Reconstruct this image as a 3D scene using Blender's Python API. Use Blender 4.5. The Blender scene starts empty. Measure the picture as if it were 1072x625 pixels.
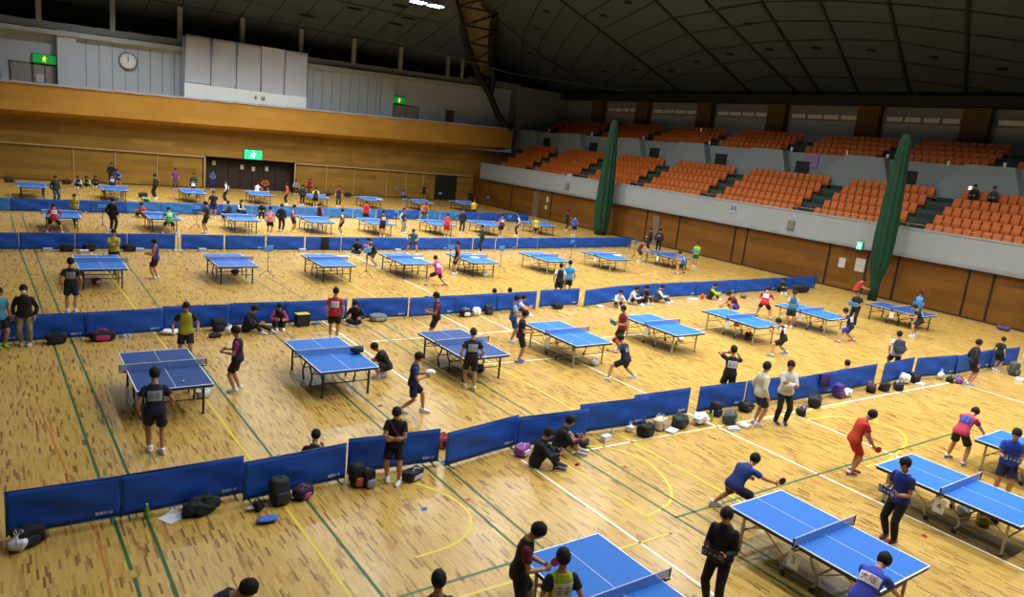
import bpy, bmesh, math, random
from math import sin, cos, pi, radians, hypot
from mathutils import Vector, Matrix, noise
from mathutils.bvhtree import BVHTree
random.seed(7)
SC = bpy.context.scene
COL = SC.collection
W, H = 1072, 625
# ---------------------------------------------------------------- camera
F_PX, CAM_H, YAW, PITCH, ROLL = 752.893, 6.544, 0.63130, 0.21010, 0.10715
FWD = Vector((sin(YAW)*cos(PITCH), cos(YAW)*cos(PITCH), -sin(PITCH)))
_r0 = Vector((cos(YAW), -sin(YAW), 0)); _u0 = _r0.cross(FWD)
RGT = cos(ROLL)*_r0 + sin(ROLL)*_u0
UPV = -sin(ROLL)*_r0 + cos(ROLL)*_u0
CAMPOS = Vector((0, 0, CAM_H))
cd = bpy.data.cameras.new('camera'); cam = bpy.data.objects.new('camera', cd); COL.objects.link(cam)
cd.sensor_width = 36; cd.lens = F_PX/W*36; cd.clip_end = 300
cam.matrix_world = Matrix(((RGT.x, UPV.x, -FWD.x, 0), (RGT.y, UPV.y, -FWD.y, 0), (RGT.z, UPV.z, -FWD.z, CAM_H), (0, 0, 0, 1)))
SC.camera = cam

def ray(u, v): return FWD + (u-W/2)/F_PX*RGT - (v-H/2)/F_PX*UPV
def gp(u, v, z=0.0):
    d = ray(u, v); return CAMPOS + d*((z-CAM_H)/d.z)
def gx(u, v, x):
    d = ray(u, v); return CAMPOS + d*(x/d.x)
def gy(u, v, y):
    d = ray(u, v); return CAMPOS + d*(y/d.y)
def px(P):
    d = Vector(P)-CAMPOS; z = d.dot(FWD)
    return (W/2+F_PX*d.dot(RGT)/z, H/2-F_PX*d.dot(UPV)/z, z)

# ---------------------------------------------------------------- materials
def lin(h):
    h = h.lstrip('#'); o = []
    for i in (0, 2, 4):
        c = int(h[i:i+2], 16)/255
        o.append(c/12.92 if c <= .04045 else ((c+.055)/1.055)**2.4)
    return (*o, 1)
_M = {}
def mat(hexc, rough=.7, metal=0.0, var=.12, scale=9.0, emit=0.0, bump=0.0, coat=0.0, alpha=1.0):
    k = (hexc, rough, metal, var, scale, emit, bump, coat, alpha)
    if k in _M: return _M[k]
    m = bpy.data.materials.new('surface_'+hexc.strip('#')); m.use_nodes = True
    nt = m.node_tree; b = nt.nodes['Principled BSDF']
    c = lin(hexc)
    tc = nt.nodes.new('ShaderNodeTexCoord'); nz = nt.nodes.new('ShaderNodeTexNoise')
    nz.inputs['Scale'].default_value = scale; nz.inputs['Detail'].default_value = 3
    nt.links.new(tc.outputs['Object'], nz.inputs['Vector'])
    mx = nt.nodes.new('ShaderNodeMix'); mx.data_type = 'RGBA'
    mx.inputs[6].default_value = tuple(x*(1-var) for x in c[:3])+(1,)
    mx.inputs[7].default_value = tuple(min(1, x*(1+var)) for x in c[:3])+(1,)
    nt.links.new(nz.outputs['Fac'], mx.inputs[0]); nt.links.new(mx.outputs[2], b.inputs['Base Color'])
    b.inputs['Roughness'].default_value = rough; b.inputs['Metallic'].default_value = metal
    b.inputs['Coat Weight'].default_value = coat
    if alpha < 1: b.inputs['Alpha'].default_value = alpha
    if emit:
        b.inputs['Emission Color'].default_value = c; b.inputs['Emission Strength'].default_value = emit
    if bump:
        bp = nt.nodes.new('ShaderNodeBump'); bp.inputs['Strength'].default_value = bump
        nt.links.new(nz.outputs['Fac'], bp.inputs['Height']); nt.links.new(bp.outputs[0], b.inputs['Normal'])
    _M[k] = m; return m

def nodes_mat(name):
    m = bpy.data.materials.new(name); m.use_nodes = True
    return m, m.node_tree, m.node_tree.nodes['Principled BSDF']
def mth(nt, op, a, b=None):
    n = nt.nodes.new('ShaderNodeMath'); n.operation = op
    for i, x in enumerate((a, b)):
        if x is None: continue
        if isinstance(x, (int, float)): n.inputs[i].default_value = x
        else: nt.links.new(x, n.inputs[i])
    return n.outputs[0]
def ramp(nt, fac, stops, interp='LINEAR'):
    r = nt.nodes.new('ShaderNodeValToRGB'); r.color_ramp.interpolation = interp
    while len(r.color_ramp.elements) < len(stops): r.color_ramp.elements.new(.5)
    for e, (p, c) in zip(r.color_ramp.elements, stops): e.position = p; e.color = lin(c)
    nt.links.new(fac, r.inputs[0]); return r.outputs[0]
def planks(name, axis_across, axis_along, wid, length, stops, rough, spec=.5, coat=0):
    m, nt, b = nodes_mat(name)
    tc = nt.nodes.new('ShaderNodeTexCoord'); sp = nt.nodes.new('ShaderNodeSeparateXYZ')
    nt.links.new(tc.outputs['Object'], sp.inputs[0])
    a, l = sp.outputs[axis_across], sp.outputs[axis_along]
    row = mth(nt, 'FLOOR', mth(nt, 'DIVIDE', a, wid))
    w1 = nt.nodes.new('ShaderNodeTexWhiteNoise'); w1.noise_dimensions = '1D'; nt.links.new(row, w1.inputs['W'])
    cell = mth(nt, 'FLOOR', mth(nt, 'ADD', mth(nt, 'DIVIDE', l, length), mth(nt, 'MULTIPLY', w1.outputs['Value'], 17.0)))
    cb = nt.nodes.new('ShaderNodeCombineXYZ'); nt.links.new(row, cb.inputs[0]); nt.links.new(cell, cb.inputs[1])
    w2 = nt.nodes.new('ShaderNodeTexWhiteNoise'); w2.noise_dimensions = '2D'; nt.links.new(cb.outputs[0], w2.inputs['Vector'])
    c = ramp(nt, w2.outputs['Value'], stops)
    nz = nt.nodes.new('ShaderNodeTexNoise'); nz.inputs['Scale'].default_value = .6; nz.inputs['Detail'].default_value = 4
    nt.links.new(tc.outputs['Object'], nz.inputs['Vector'])
    mx = nt.nodes.new('ShaderNodeMix'); mx.data_type = 'RGBA'; mx.blend_type = 'MULTIPLY'; mx.inputs[0].default_value = 1
    nt.links.new(c, mx.inputs[6]); g = ramp(nt, nz.outputs['Fac'], [(.3, '#f0ece6'), (.7, '#ffffff')]); nt.links.new(g, mx.inputs[7])
    nt.links.new(mx.outputs[2], b.inputs['Base Color'])
    b.inputs['Roughness'].default_value = rough; b.inputs['Specular IOR Level'].default_value = spec; b.inputs['Coat Weight'].default_value = coat
    b.inputs['Coat Roughness'].default_value = .12
    return m

# ---------------------------------------------------------------- object helpers
def tag(o, label=None, cat=None, group=None, kind=None):
    if label: o['label'] = label
    if cat: o['category'] = cat
    if group: o['group'] = group
    if kind: o['kind'] = kind
    return o
def link(name, me, parent=None, loc=None, rotz=None):
    o = bpy.data.objects.new(name, me); COL.objects.link(o)
    if parent is not None: o.parent = parent
    if loc is not None: o.location = loc
    if rotz is not None: o.rotation_euler = (0, 0, rotz)
    return o
def empty(name, loc=(0, 0, 0), rotz=0.0):
    o = bpy.data.objects.new(name, None); COL.objects.link(o)
    o.location = loc; o.rotation_euler = (0, 0, rotz); o.empty_display_size = .1
    return o
def mesh(bm, name, mats=(), smooth=False):
    me = bpy.data.meshes.new(name); bm.normal_update(); bm.to_mesh(me); bm.free()
    for m in (mats if isinstance(mats, (list, tuple)) else [mats]): me.materials.append(m)
    if smooth:
        for p in me.polygons: p.use_smooth = True
    return me
def copy_tree(src, parent=None):
    c = src.copy(); COL.objects.link(c)
    if parent is not None: c.parent = parent
    for ch in src.children: copy_tree(ch, c)
    return c
def box(bm, c, s, rz=0.0, mi=0, bev=0.0, M=None):
    x, y, z = s[0]/2, s[1]/2, s[2]/2
    R = Matrix.Translation(Vector(c)) @ Matrix.Rotation(rz, 4, 'Z')
    if M is not None: R = M @ R
    t = bmesh.new(); bmesh.ops.create_cube(t, size=1)
    for v in t.verts: v.co = Vector((v.co.x*s[0], v.co.y*s[1], v.co.z*s[2]))
    if bev: bmesh.ops.bevel(t, geom=t.edges[:]+t.verts[:], offset=bev, segments=2, affect='EDGES')
    add(bm, t, R, mi)
def add(bm, t, R=None, mi=None):
    mp = {}
    for v in t.verts: mp[v] = bm.verts.new(R @ v.co if R is not None else v.co)
    for f in t.faces:
        try: g = bm.faces.new([mp[v] for v in f.verts])
        except ValueError: continue
        g.material_index = f.material_index if mi is None else mi; g.smooth = f.smooth
    t.free()
def quad(bm, pts, mi=0):
    f = bm.faces.new([bm.verts.new(Vector(p)) for p in pts]); f.material_index = mi; return f
def tube(bm, pts, r, n=8, mi=0, cap=True):
    pts = [Vector(p) for p in pts]
    rr = r if isinstance(r, (list, tuple)) else [r]*len(pts)
    loft(bm, pts, [(a, a) for a in rr], None, n, mi, cap=cap, round_cap=False)
def loft(bm, pts, rad, side=None, n=14, mi=0, cap=True, round_cap=True, power=1.0):
    """sweep an elliptical section along pts; rad = [(half width along side, half depth)]"""
    pts = [Vector(p) for p in pts]; m = len(pts)
    rings = []
    if side is None:
        d = (pts[-1]-pts[0]).normalized() if (pts[-1]-pts[0]).length > 1e-6 else Vector((0, 0, 1))
        side = Vector((1, 0, 0)) if abs(d.x) < .8 else Vector((0, 1, 0))
    sd = Vector(side)
    P, R_, T = [], [], []
    for i in range(m):
        a = pts[max(0, i-1)]; b = pts[min(m-1, i+1)]
        t = (b-a); t = t.normalized() if t.length > 1e-9 else Vector((0, 0, 1))
        P.append(pts[i]); R_.append(rad[i]); T.append(t)
    if round_cap:
        def capr(i, sgn):
            out = []
            e = min(rad[i])*.75
            for q in (.6, .9):
                out.append((pts[i]+T[i]*sgn*e*q, tuple(x*math.sqrt(max(.02, 1-q*q)) for x in rad[i]), T[i]))
            return out
        pre = capr(0, -1)[::-1]; post = capr(m-1, 1)
        L = pre+list(zip(P, R_, T))+post
    else: L = list(zip(P, R_, T))
    for p, r, t in L:
        s = sd - t*sd.dot(t)
        if s.length < 1e-4: s = t.orthogonal()
        s.normalize(); u = t.cross(s)
        ring = []
        for k in range(n):
            a = 2*pi*k/n; ca, sa = cos(a), sin(a)
            if power != 1.0:
                ca = math.copysign(abs(ca)**power, ca); sa = math.copysign(abs(sa)**power, sa)
            ring.append(bm.verts.new(p + s*ca*r[0] + u*sa*r[1]))
        rings.append(ring)
    for a, b in zip(rings, rings[1:]):
        for k in range(n):
            f = bm.faces.new((a[k], a[(k+1) % n], b[(k+1) % n], b[k])); f.material_index = mi; f.smooth = True
    if cap:
        f = bm.faces.new(rings[0][::-1]); f.material_index = mi
        f = bm.faces.new(rings[-1]); f.material_index = mi
def ball(bm, c, r, mi=0, sub=2, R=None):
    t = bmesh.new(); bmesh.ops.create_icosphere(t, subdivisions=sub, radius=1)
    rr = r if isinstance(r, (list, tuple)) else (r, r, r)
    M = Matrix.Translation(Vector(c)) @ (R.to_4x4() if R is not None else Matrix()) @ Matrix.Diagonal((*rr, 1))
    for f in t.faces: f.smooth = True
    add(bm, t, M, mi)
def remesh(bm, voxel, name, smooth_it=2, mats=()):
    me = bpy.data.meshes.new('tmp'); bm.to_mesh(me); bm.free()
    o = bpy.data.objects.new('tmp', me); COL.objects.link(o)
    md = o.modifiers.new('r', 'REMESH'); md.mode = 'VOXEL'; md.voxel_size = voxel
    if smooth_it:
        s = o.modifiers.new('s', 'SMOOTH'); s.factor = .5; s.iterations = smooth_it
    dg = bpy.context.evaluated_depsgraph_get(); dg.update()
    out = bpy.data.meshes.new_from_object(o.evaluated_get(dg)); out.name = name
    bpy.data.objects.remove(o); bpy.data.meshes.remove(me)
    out.materials.clear()
    for m in mats: out.materials.append(m)
    for p in out.polygons: p.use_smooth = True
    return out
def text_mesh(s, size, extrude=.0015, m=None, name='lettering'):
    cu = bpy.data.curves.new('t', 'FONT'); cu.body = s; cu.size = size; cu.extrude = extrude
    cu.align_x = 'CENTER'; cu.align_y = 'CENTER'; cu.resolution_u = 3
    o = bpy.data.objects.new('t', cu); COL.objects.link(o)
    dg = bpy.context.evaluated_depsgraph_get(); dg.update()
    me = bpy.data.meshes.new_from_object(o.evaluated_get(dg)); me.name = name
    bpy.data.objects.remove(o); bpy.data.curves.remove(cu)
    me.materials.clear(); me.materials.append(m); return me
def structure(name, bm, mats, smooth=False):
    o = link(name, mesh(bm, name, mats, smooth)); o['kind'] = 'structure'; return o
# ================================================================ SETTING
M_FLOOR = planks('maple_floor', 0, 1, .034, .28, [(0, '#caa85a'), (.6, '#c19c4e'), (.84, '#b38c45'), (.93, '#96723c'), (1, '#77572e')], .25, .36)
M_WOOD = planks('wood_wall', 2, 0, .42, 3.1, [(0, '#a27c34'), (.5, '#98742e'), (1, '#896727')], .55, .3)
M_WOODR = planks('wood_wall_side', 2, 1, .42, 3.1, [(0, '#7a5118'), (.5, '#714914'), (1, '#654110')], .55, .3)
bm = bmesh.new()
box(bm, (18, 33, -.1), (72, 90, .2))
floor = structure('floor', bm, M_FLOOR)

def strip(name, polylines, w, m):
    bm = bmesh.new()
    for pl in polylines:
        p = [Vector((x, y, 0)) for x, y in pl]
        L = []
        for i in range(len(p)):
            d = (p[min(i+1, len(p)-1)]-p[max(i-1, 0)]).normalized(); n = Vector((-d.y, d.x, 0))*w/2
            L.append((bm.verts.new(p[i]+n+Vector((0, 0, .004))), bm.verts.new(p[i]-n+Vector((0, 0, .004)))))
        for a, b in zip(L, L[1:]): bm.faces.new((a[0], a[1], b[1], b[0]))
    bmesh.ops.recalc_face_normals(bm, faces=bm.faces)
    for f in bm.faces:
        if f.normal.z < 0: f.normal_flip()
    o = link(name, mesh(bm, name, m), floor); return o
def smooth_pl(pts, n=6):
    out = []
    for i in range(len(pts)-1):
        p0 = Vector(pts[max(i-1, 0)]); p1 = Vector(pts[i]); p2 = Vector(pts[i+1]); p3 = Vector(pts[min(i+2, len(pts)-1)])
        for k in range(n):
            t = k/n
            q = .5*((2*p1)+(-p0+p2)*t+(2*p0-5*p1+4*p2-p3)*t*t+(-p0+3*p1-3*p2+p3)*t**3); out.append(tuple(q))
    out.append(tuple(pts[-1])); return out
strip('green_line', [[(1.38, 5), (1.38, 10.2)], [(1.37, 10.4), (1.27, 14), (.92, 28.1), (.66, 36.2), (.5, 47)], [(1.83, 5), (1.8, 11), (1.65, 17), (1.35, 28.1), (1.17, 36.3), (1.0, 47)],
    [(4.36, 5), (4.25, 13.6), (4.2, 21), (4.3, 34)], [(4.0, 8.15), (8.4, 8.15)], [(10.2, 8.03), (22, 7.95)], [(6.86, 5), (6.86, 23)], [(7.24, 5), (7.27, 22)],
    [(10.28, 5), (10.05, 23)], [(10.74, 3.5), (10.74, 23)], [(8.6, 27), (8.2, 36)], [(9.3, 26), (9.0, 36)]], .05, mat('#1f5a2c', .45))
strip('yellow_line', [[(3.95, 5), (3.85, 13), (3.7, 20), (3.4, 30), (3.2, 36)], smooth_pl([(5.3, 11.5), (5.8, 11.45), (6.25, 11.25), (6.58, 10.75), (6.72, 10.2), (6.68, 9.72), (6.4, 9.28), (5.9, 9.0), (5.2, 8.94)]),
    [(4.9, 7.76), (9.72, 7.66)], [(9.7, 7.62), (9.7, 11.2)], smooth_pl([(10.2, 11.35), (11.1, 11.1), (11.5, 10.4), (11.5, 9.9), (11.25, 9.25), (10.95, 8.8), (10.5, 8.47), (9.7, 8.28)]),
    [(12.0, 7.0), (12.0, 14), (12.2, 28), (12.3, 36)], smooth_pl([(17.9, 10.3), (19.2, 10.05), (19.9, 9.3), (19.95, 8.75), (19.3, 8.2), (17.6, 7.75), (16.5, 7.75)]), [(11.9, 11.0), (20.5, 10.6)],
    [(23.6, 14.2), (24.5, 15.9), (26.1, 16.7)]], .055, mat('#d8c02c', .45))
strip('white_line', [[(8.94, 3), (8.92, 11.6)], [(8.87, 16), (8.87, 24)], [(14.92, 3), (14.92, 24)], [(13.45, 20), (13.45, 24)], [(17.97, 6), (17.97, 11)],
    [(10.2, 11.1), (14.9, 10.9), (28, 10.5)], [(14.9, 25), (15.1, 37)], [(10.9, 17.2), (16.5, 16.9)], [(17, 18.6), (26, 18.6)], [(27.4, 10.4), (27.4, 5)], [(9.5, 20.2), (14.9, 20.2)],
    [(8.2, 54), (7.0, 58)]], .06, mat('#efe6cf', .45))
strip('orange_line', [[(1.08, 5), (1.06, 11.5), (.8, 14.2), (.5, 18)]], .018, mat('#c86a1e', .5))
# small tape marks stuck to the floor
for nm, pts, hx in (('blue_tape_mark', [(444, 533), (465, 483)], '#3f7fd0'), ('orange_tape_mark', [(490, 523), (654, 489), (604, 487)], '#e0762c'),
                    ('red_tape_mark', [(968, 561), (604, 486.5), (398, 425)], '#b03a24')):
    bm = bmesh.new()
    for (u, v) in pts:
        p = gp(u, v); box(bm, (p.x, p.y, .004), (.16, .05, .004), rz=.6); box(bm, (p.x, p.y, .004), (.12, .05, .004), rz=-.8)
    link(nm, mesh(bm, nm, mat(hx)), floor)

GREY = mat('#a8b4be', .8); GREYD = mat('#787d80', .8); LEDGE = mat('#9aa09f', .7); DARK = mat('#0b0b0a', .9); BROWN = mat('#2c1c0c', .7)
def pk(x): return 7.12+.021*x       # top of the gallery parapet over the back wall
def wt(x): return 11.25+.022*x      # top of the grey wall
# back wall
bm = bmesh.new()
YB = 67.0
def wallpanel(x0, x1, z0, z1, y=YB, d=.3, mi=0): box(bm, ((x0+x1)/2, y+d/2, (z0+z1)/2), (x1-x0, d, z1-z0), mi=mi)
wallpanel(-8, 14.7, 0, 5.6); wallpanel(22.5, 46.8, 0, 5.6); wallpanel(14.7, 22.5, 2.66, 5.6)
wallpanel(14.5, 22.7, 0, 3, y=67.9, mi=1)
for xx in (14.6, 22.6): box(bm, (xx, 67.5, 1.35), (.2, 1.0, 2.7), mi=1)
box(bm, (18.6, 67.5, 2.72), (8, 1, .12), mi=1)
wb = structure('wall_back', bm, [M_WOOD, BROWN])
bm = bmesh.new()
for x0, x1 in ((-8, 14.6), (22.6, 41.8)): box(bm, ((x0+x1)/2, 66.92, 2.72), (x1-x0, .22, .1))
for x in (4.9, 7.8, 10.9, 14.66, 22.56, 25.6, 28.4, 31.9, 34.0, 36.0): box(bm, (x, 66.97, 1.35), (.06 if x not in (14.66, 22.56) else .14, .08, 2.7))
o = link('rail_trim', mesh(bm, 'rail_trim', mat('#b59a6a', .6)), wb)
# doors inside the recess
bm = bmesh.new()
for k in range(7):
    x = 15.2+k*1.05; box(bm, (x, 67.85, 1.25), (.98, .08, 2.5), bev=.01)
    box(bm, (x+.4, 67.79, 1.1), (.03, .06, .3), mi=1)
dr = structure('door_1', bm, [mat('#2a1b10', .6), mat('#8a8478', .3, .8)])
bm = bmesh.new()
for x, z in ((15.6, 2.2), (18.0, 2.0), (19.0, 1.9), (20.2, 2.0)): box(bm, (x, 67.79, z), (.3, .02, .4))
link('paper_notice', mesh(bm, 'paper_notice', mat('#d8d4c8')), dr)
bm = bmesh.new(); box(bm, (38.7, 66.96, 1.3), (2.6, .1, 2.6)); box(bm, (38.7, 66.9, 1.3), (.05, .05, 2.6), mi=1)
structure('door_2', bm, [mat('#1a1a14', .6), mat('#3a3428')])
# gallery front (bright wood overhang)
bm = bmesh.new()
n = 24
for i in range(n):
    x0 = -8+i*(53.5/n); x1 = x0+53.5/n
    P = []
    for x in (x0, x1):
        P.append([(x, 65.3, pk(x)), (x, 65.3, pk(x)-1.95), (x, 67, pk(x)-2.3), (x, 67, pk(x))])
    for k in range(4):
        quad(bm, [P[0][k], P[0][(k+1) % 4], P[1][(k+1) % 4], P[1][k]])
bmesh.ops.recalc_face_normals(bm, faces=bm.faces)
structure('trim_1', bm, planks('wood_gallery', 2, 0, .65, 4.2, [(0, '#c0903c'), (1, '#b48432')], .5, .3))
bm = bmesh.new()
for i in range(n):
    x0 = -8+i*(53.5/n); x1 = x0+53.5/n; xm = (x0+x1)/2
    box(bm, (xm, 65.35, pk(xm)+.06), (x1-x0+.05, .3, .14))
structure('trim_2', bm, mat('#aaa9a2', .6))
# grey upper wall with pilasters, ledge and columns
bm = bmesh.new()
def gwall(x0, x1, y, d=.4, mi=0, dz=0):
    k = max(1, int((x1-x0)/2))
    for i in range(k):
        a = x0+(x1-x0)*i/k; b = x0+(x1-x0)*(i+1)/k
        z0 = 6.5; z1a, z1b = wt(a)+dz, wt(b)+dz
        v = [(a, y, z0), (b, y, z0), (b, y, z1b), (a, y, z1a)]; w = [(p[0], y+d, p[2]) for p in v]
        quad(bm, v, mi); quad(bm, [v[3], v[2], w[2], w[3]], mi)
        if i == 0: quad(bm, [v[0], v[3], w[3], w[0]], mi)
        if i == k-1: quad(bm, [v[1], w[1], w[2], v[2]], mi)
gwall(-8, 4.0, 67.4); gwall(4.0, 5.25, 66.7, 1.0); gwall(5.25, 30.6, 67.0); gwall(30.6, 31.9, 66.7, .8); gwall(31.9, 46, 67.2)
bmesh.ops.recalc_face_normals(bm, faces=bm.faces)
gw = structure('wall_gallery', bm, GREY)
bm = bmesh.new()
for i in range(28): x = 5.9+i*.9; box(bm, (x, 66.985, (pk(x)+wt(x)-.45)/2), (.035, .03, wt(x)-.5-pk(x)))
link('panel_seam', mesh(bm, 'panel_seam', mat('#6f7476', .8)), gw)
bm = bmesh.new()
for i in range(24):
    x0 = -8+i*2.1; xm = x0+1.05
    if 4.0 < xm < 5.3: continue
    box(bm, (xm, 66.8, wt(xm)-.22), (2.12, .5, .34)); box(bm, (xm, 67.2, wt(xm)+.3), (2.12, .3, .5), mi=1)
structure('trim_3', bm, [LEDGE, mat('#77797a', .8)])
for i, x in enumerate((2.9, 7.75, 12.6, 17.55, 22.66, 27.7, 32.55, 37.9, 39.6)):
    bm = bmesh.new(); z0, z1 = wt(x)+.4, 14.9
    box(bm, (x, 67.15, (z0+z1)/2), (.36 if i < 7 else .26, .36, z1-z0), bev=.03)
    o = structure('column_%d' % (i+1), bm, mat('#86898a', .7))
bm = bmesh.new(); box(bm, (20, 70.5, 13.5), (70, .3, 7)); structure('wall_dark_backdrop', bm, DARK)  # added backdrop, near-black colour stands in for shade in the gap under the roof
# small doors, notices on the gallery wall
def gdoor(u0, v0, u1, v1, y, nm, hx, n=2):
    a = gy(u0, v1, y); b = gy(u1, v0, y)
    bm = bmesh.new(); w = (b.x-a.x)/n
    z1 = b.z; z0 = 6.6
    for k in range(n): box(bm, (a.x+w*(k+.5), y, (z0+z1)/2), (w-.1, .08, z1-z0), bev=.01)
    box(bm, ((a.x+b.x)/2, y+.03, z1+.05), (b.x-a.x+.2, .1, .12), mi=1)
    for k in range(n+1): box(bm, (a.x+w*k, y+.03, (z0+z1)/2), (.1, .1, z1-z0), mi=1)
    structure(nm, bm, [mat(hx), mat('#4f5557')])
gdoor(11, 67, 33, 84, 67.36, 'door_3', '#8d8984', 1); gdoor(35, 70, 59, 86, 67.36, 'door_4', '#8d8984', 2)
gdoor(411, 113, 438, 124, 67.16, 'door_5', '#8d8984', 2); gdoor(466, 117, 475, 131, 67.16, 'door_6', '#5a3a18', 1)
bm = bmesh.new()
for u, v in ((5, 79), (42, 82), (446, 122), (499, 110), (463, 122)):
    p = gy(u, v, 67.1 if u > 100 else 67.3); box(bm, p, (.5, .04, .6))
link('paper_notice', mesh(bm, 'paper_notice', mat('#b9bcc0')), gw)
# right side wall under the stand
bm = bmesh.new(); box(bm, (42.25, 30, 1.4), (.3, 75, 2.9))
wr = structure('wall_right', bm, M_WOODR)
bm = bmesh.new()
for y in (12.3, 15.5, 16.7, 20.5, 22.3, 24.8, 31.0, 32.0, 37.2, 40.6, 46.5, 53.0, 59.5): box(bm, (42.08, y, 1.38), (.06, .09, 2.76))
link('panel_joint', mesh(bm, 'panel_joint', mat('#120a05')), wr)
bm = bmesh.new()
for u, v, w, h in ((881.5, 275, .42, .6), (900.5, 277.5, .6, .8)):
    p = gx(u, v, 42.07); box(bm, p, (.04, w, h))
for y, z, w, h in ((53.6, 1.85, .3, .5), (53.7, 1.1, .3, .4)): box(bm, (42.07, y, z), (.04, w, h))
link('paper_notice', mesh(bm, 'paper_notice', mat('#b8b4a8')), wr)
bm = bmesh.new(); box(bm, (42.05, 39.5, 1.15), (.1, .7, 2.3)); box(bm, (42.05, 55.3, 1.2), (.1, .9, 2.4))
structure('door_7', bm, mat('#6e5a44'))
bm = bmesh.new(); box(bm, (42.06, 30, .05), (.06, 74, .1)); structure('baseboard_right', bm, mat('#3a220c'))
bm = bmesh.new(); box(bm, (3, 66.96, .05), (23.2, .06, .1)); box(bm, (32.2, 66.96, .05), (19.4, .06, .1)); structure('baseboard_back', bm, mat('#4a3010'))

# ---------------------------------------------------------------- spectator stand
CONC = mat('#949a9a', .85, var=.08, scale=1.2)
bm = bmesh.new(); box(bm, (41.95, 29, 3.45), (.3, 72.6, 1.6)); box(bm, (42.4, 29, 2.75), (1.2, 72.6, .2))
box(bm, (41.95, 29, 4.29), (.36, 72.6, .08))
sp = structure('balcony_parapet', bm, CONC)
bm = bmesh.new(); tube(bm, [(41.95, -7, 4.55), (41.95, 65, 4.55)], .025, 6)
for k in range(30): tube(bm, [(41.95, -6+k*2.4, 4.3), (41.95, -6+k*2.4, 4.55)], .02, 6)
link('hand_rail', mesh(bm, 'hand_rail', mat('#a07a62', .4, .3)), sp)
bm = bmesh.new(); p = gx(768, 218, 41.78); box(bm, p, (.04, .5, .62)); box(bm, p+Vector((-.025, .12, .02)), (.02, .09, .34), mi=1); box(bm, p+Vector((-.025, -.12, .02)), (.02, .09, .34), mi=1)
p = gx(596, 186, 41.78); box(bm, p, (.04, .6, .7))
link('parapet_sign', mesh(bm, 'parapet_sign', [mat('#9aa0b4'), mat('#1a2038')]), sp)
bm = bmesh.new()
for u, v in ((594, 195.5), (828, 236)): p = gx(u, v, 41.78); box(bm, p, (.16, .5, .6), bev=.03)
link('outlet_box', mesh(bm, 'outlet_box', mat('#6f7068')), sp)
LX, LZ, LD, LR = 42.7, 3.75, .9, .52      # lower tier: first tread x, z, depth, rise
UX, UZ, UD, UR = 48.5, 7.8, .85, .36
Y0, Y1 = -7, 65
bm = bmesh.new()
for i in range(5): box(bm, (LX+i*LD+2, (Y0+Y1)/2, LZ+i*LR-.5), (4+.9, Y1-Y0, 1.0))
box(bm, (49.0, (Y0+Y1)/2, 5.2), (3.4, Y1-Y0, 1.6))
for i in range(4): box(bm, (UX+i*UD+2, (Y0+Y1)/2, UZ+i*UR-.5), (4.9, Y1-Y0, 1.0))
box(bm, (52.3, (Y0+Y1)/2, 8.3), (4, Y1-Y0, 1.1))
structure('terrace', bm, mat('#3d463f', .9))
bm = bmesh.new(); box(bm, (47.75, (Y0+Y1)/2, 6.9), (.3, Y1-Y0, 2.5))
AISLE_L = [20.6, 27.6, 35.6, 43.1, 50.5, 58.3, 13.2, 6]
AISLE_U = [19.05, 26.0, 33.2, 40.9, 48.5, 55.6, 62.5, 12, 5]
VOM = [16.6, 24.2, 31.8, 39.2, 46.6, 54.8, 62.3]
for y in VOM:
    ring = [(y+.25, 6.1), (y+1.0, 8.22), (y+3.6, 8.22), (y+5.0, 7.0), (y+5.0, 6.1)]
    a = [bm.verts.new((46.9, p, q)) for p, q in ring]; b = [bm.verts.new((47.7, p, q)) for p, q in ring]
    bm.faces.new(a); 
    for k in range(5): bm.faces.new((a[k], b[k], b[(k+1) % 5], a[(k+1) % 5]))
bmesh.ops.recalc_face_normals(bm, faces=bm.faces)
bw = structure('wall_terrace', bm, mat('#7f8a8c', .85, var=.08, scale=1.2))
for nm, hx, dy, sz in (('vomitory_opening', '#15181a', -.45, (.1, 1.1, 1.6)),):
    bm = bmesh.new()
    for y in VOM: box(bm, (47.56, y+dy, 6.75), sz)
    link(nm, mesh(bm, nm, mat(hx)), bw)
bm = bmesh.new()
for y in VOM: box(bm, (47.55, y-3.2, 6.4), (.1, 1.0, .9))
link('access_hatch', mesh(bm, 'access_hatch', mat('#3d4548')), bw)
bm = bmesh.new()
for y in AISLE_U: 
    for s in (-.55,): box(bm, (47.8, y+s, 8.35), (.05, .16, .3))
for u, v in ((734, 136), (887, 160), (993, 171), (928, 182), (1004, 184)):
    p = gx(u, v, 47.55); box(bm, p, (.05, .1, .3))
link('row_marker', mesh(bm, 'row_marker', mat('#e8e6da')), bw)
p = gx(850, 168, 47.55); bm = bmesh.new(); box(bm, p, (.04, 1.0, 1.0)); link('purple_poster', mesh(bm, 'purple_poster', mat('#8f6f9c')), bw)
# green carpeted aisle steps
bm = bmesh.new()
for y in AISLE_L:
    for i in range(5):
        for h in range(2): box(bm, (LX+i*LD+.02+h*.42, y, LZ+i*LR-.24+.26*h+.02), (.45, 1.25, .52))
for y in AISLE_U:
    for i in range(4):
        for h in range(2): box(bm, (UX+i*UD+.02+h*.40, y, UZ+i*UR-.16+.18*h+.02), (.42, 1.1, .38))
structure('aisle_steps', bm, mat('#1d3a2c', .9))
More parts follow.
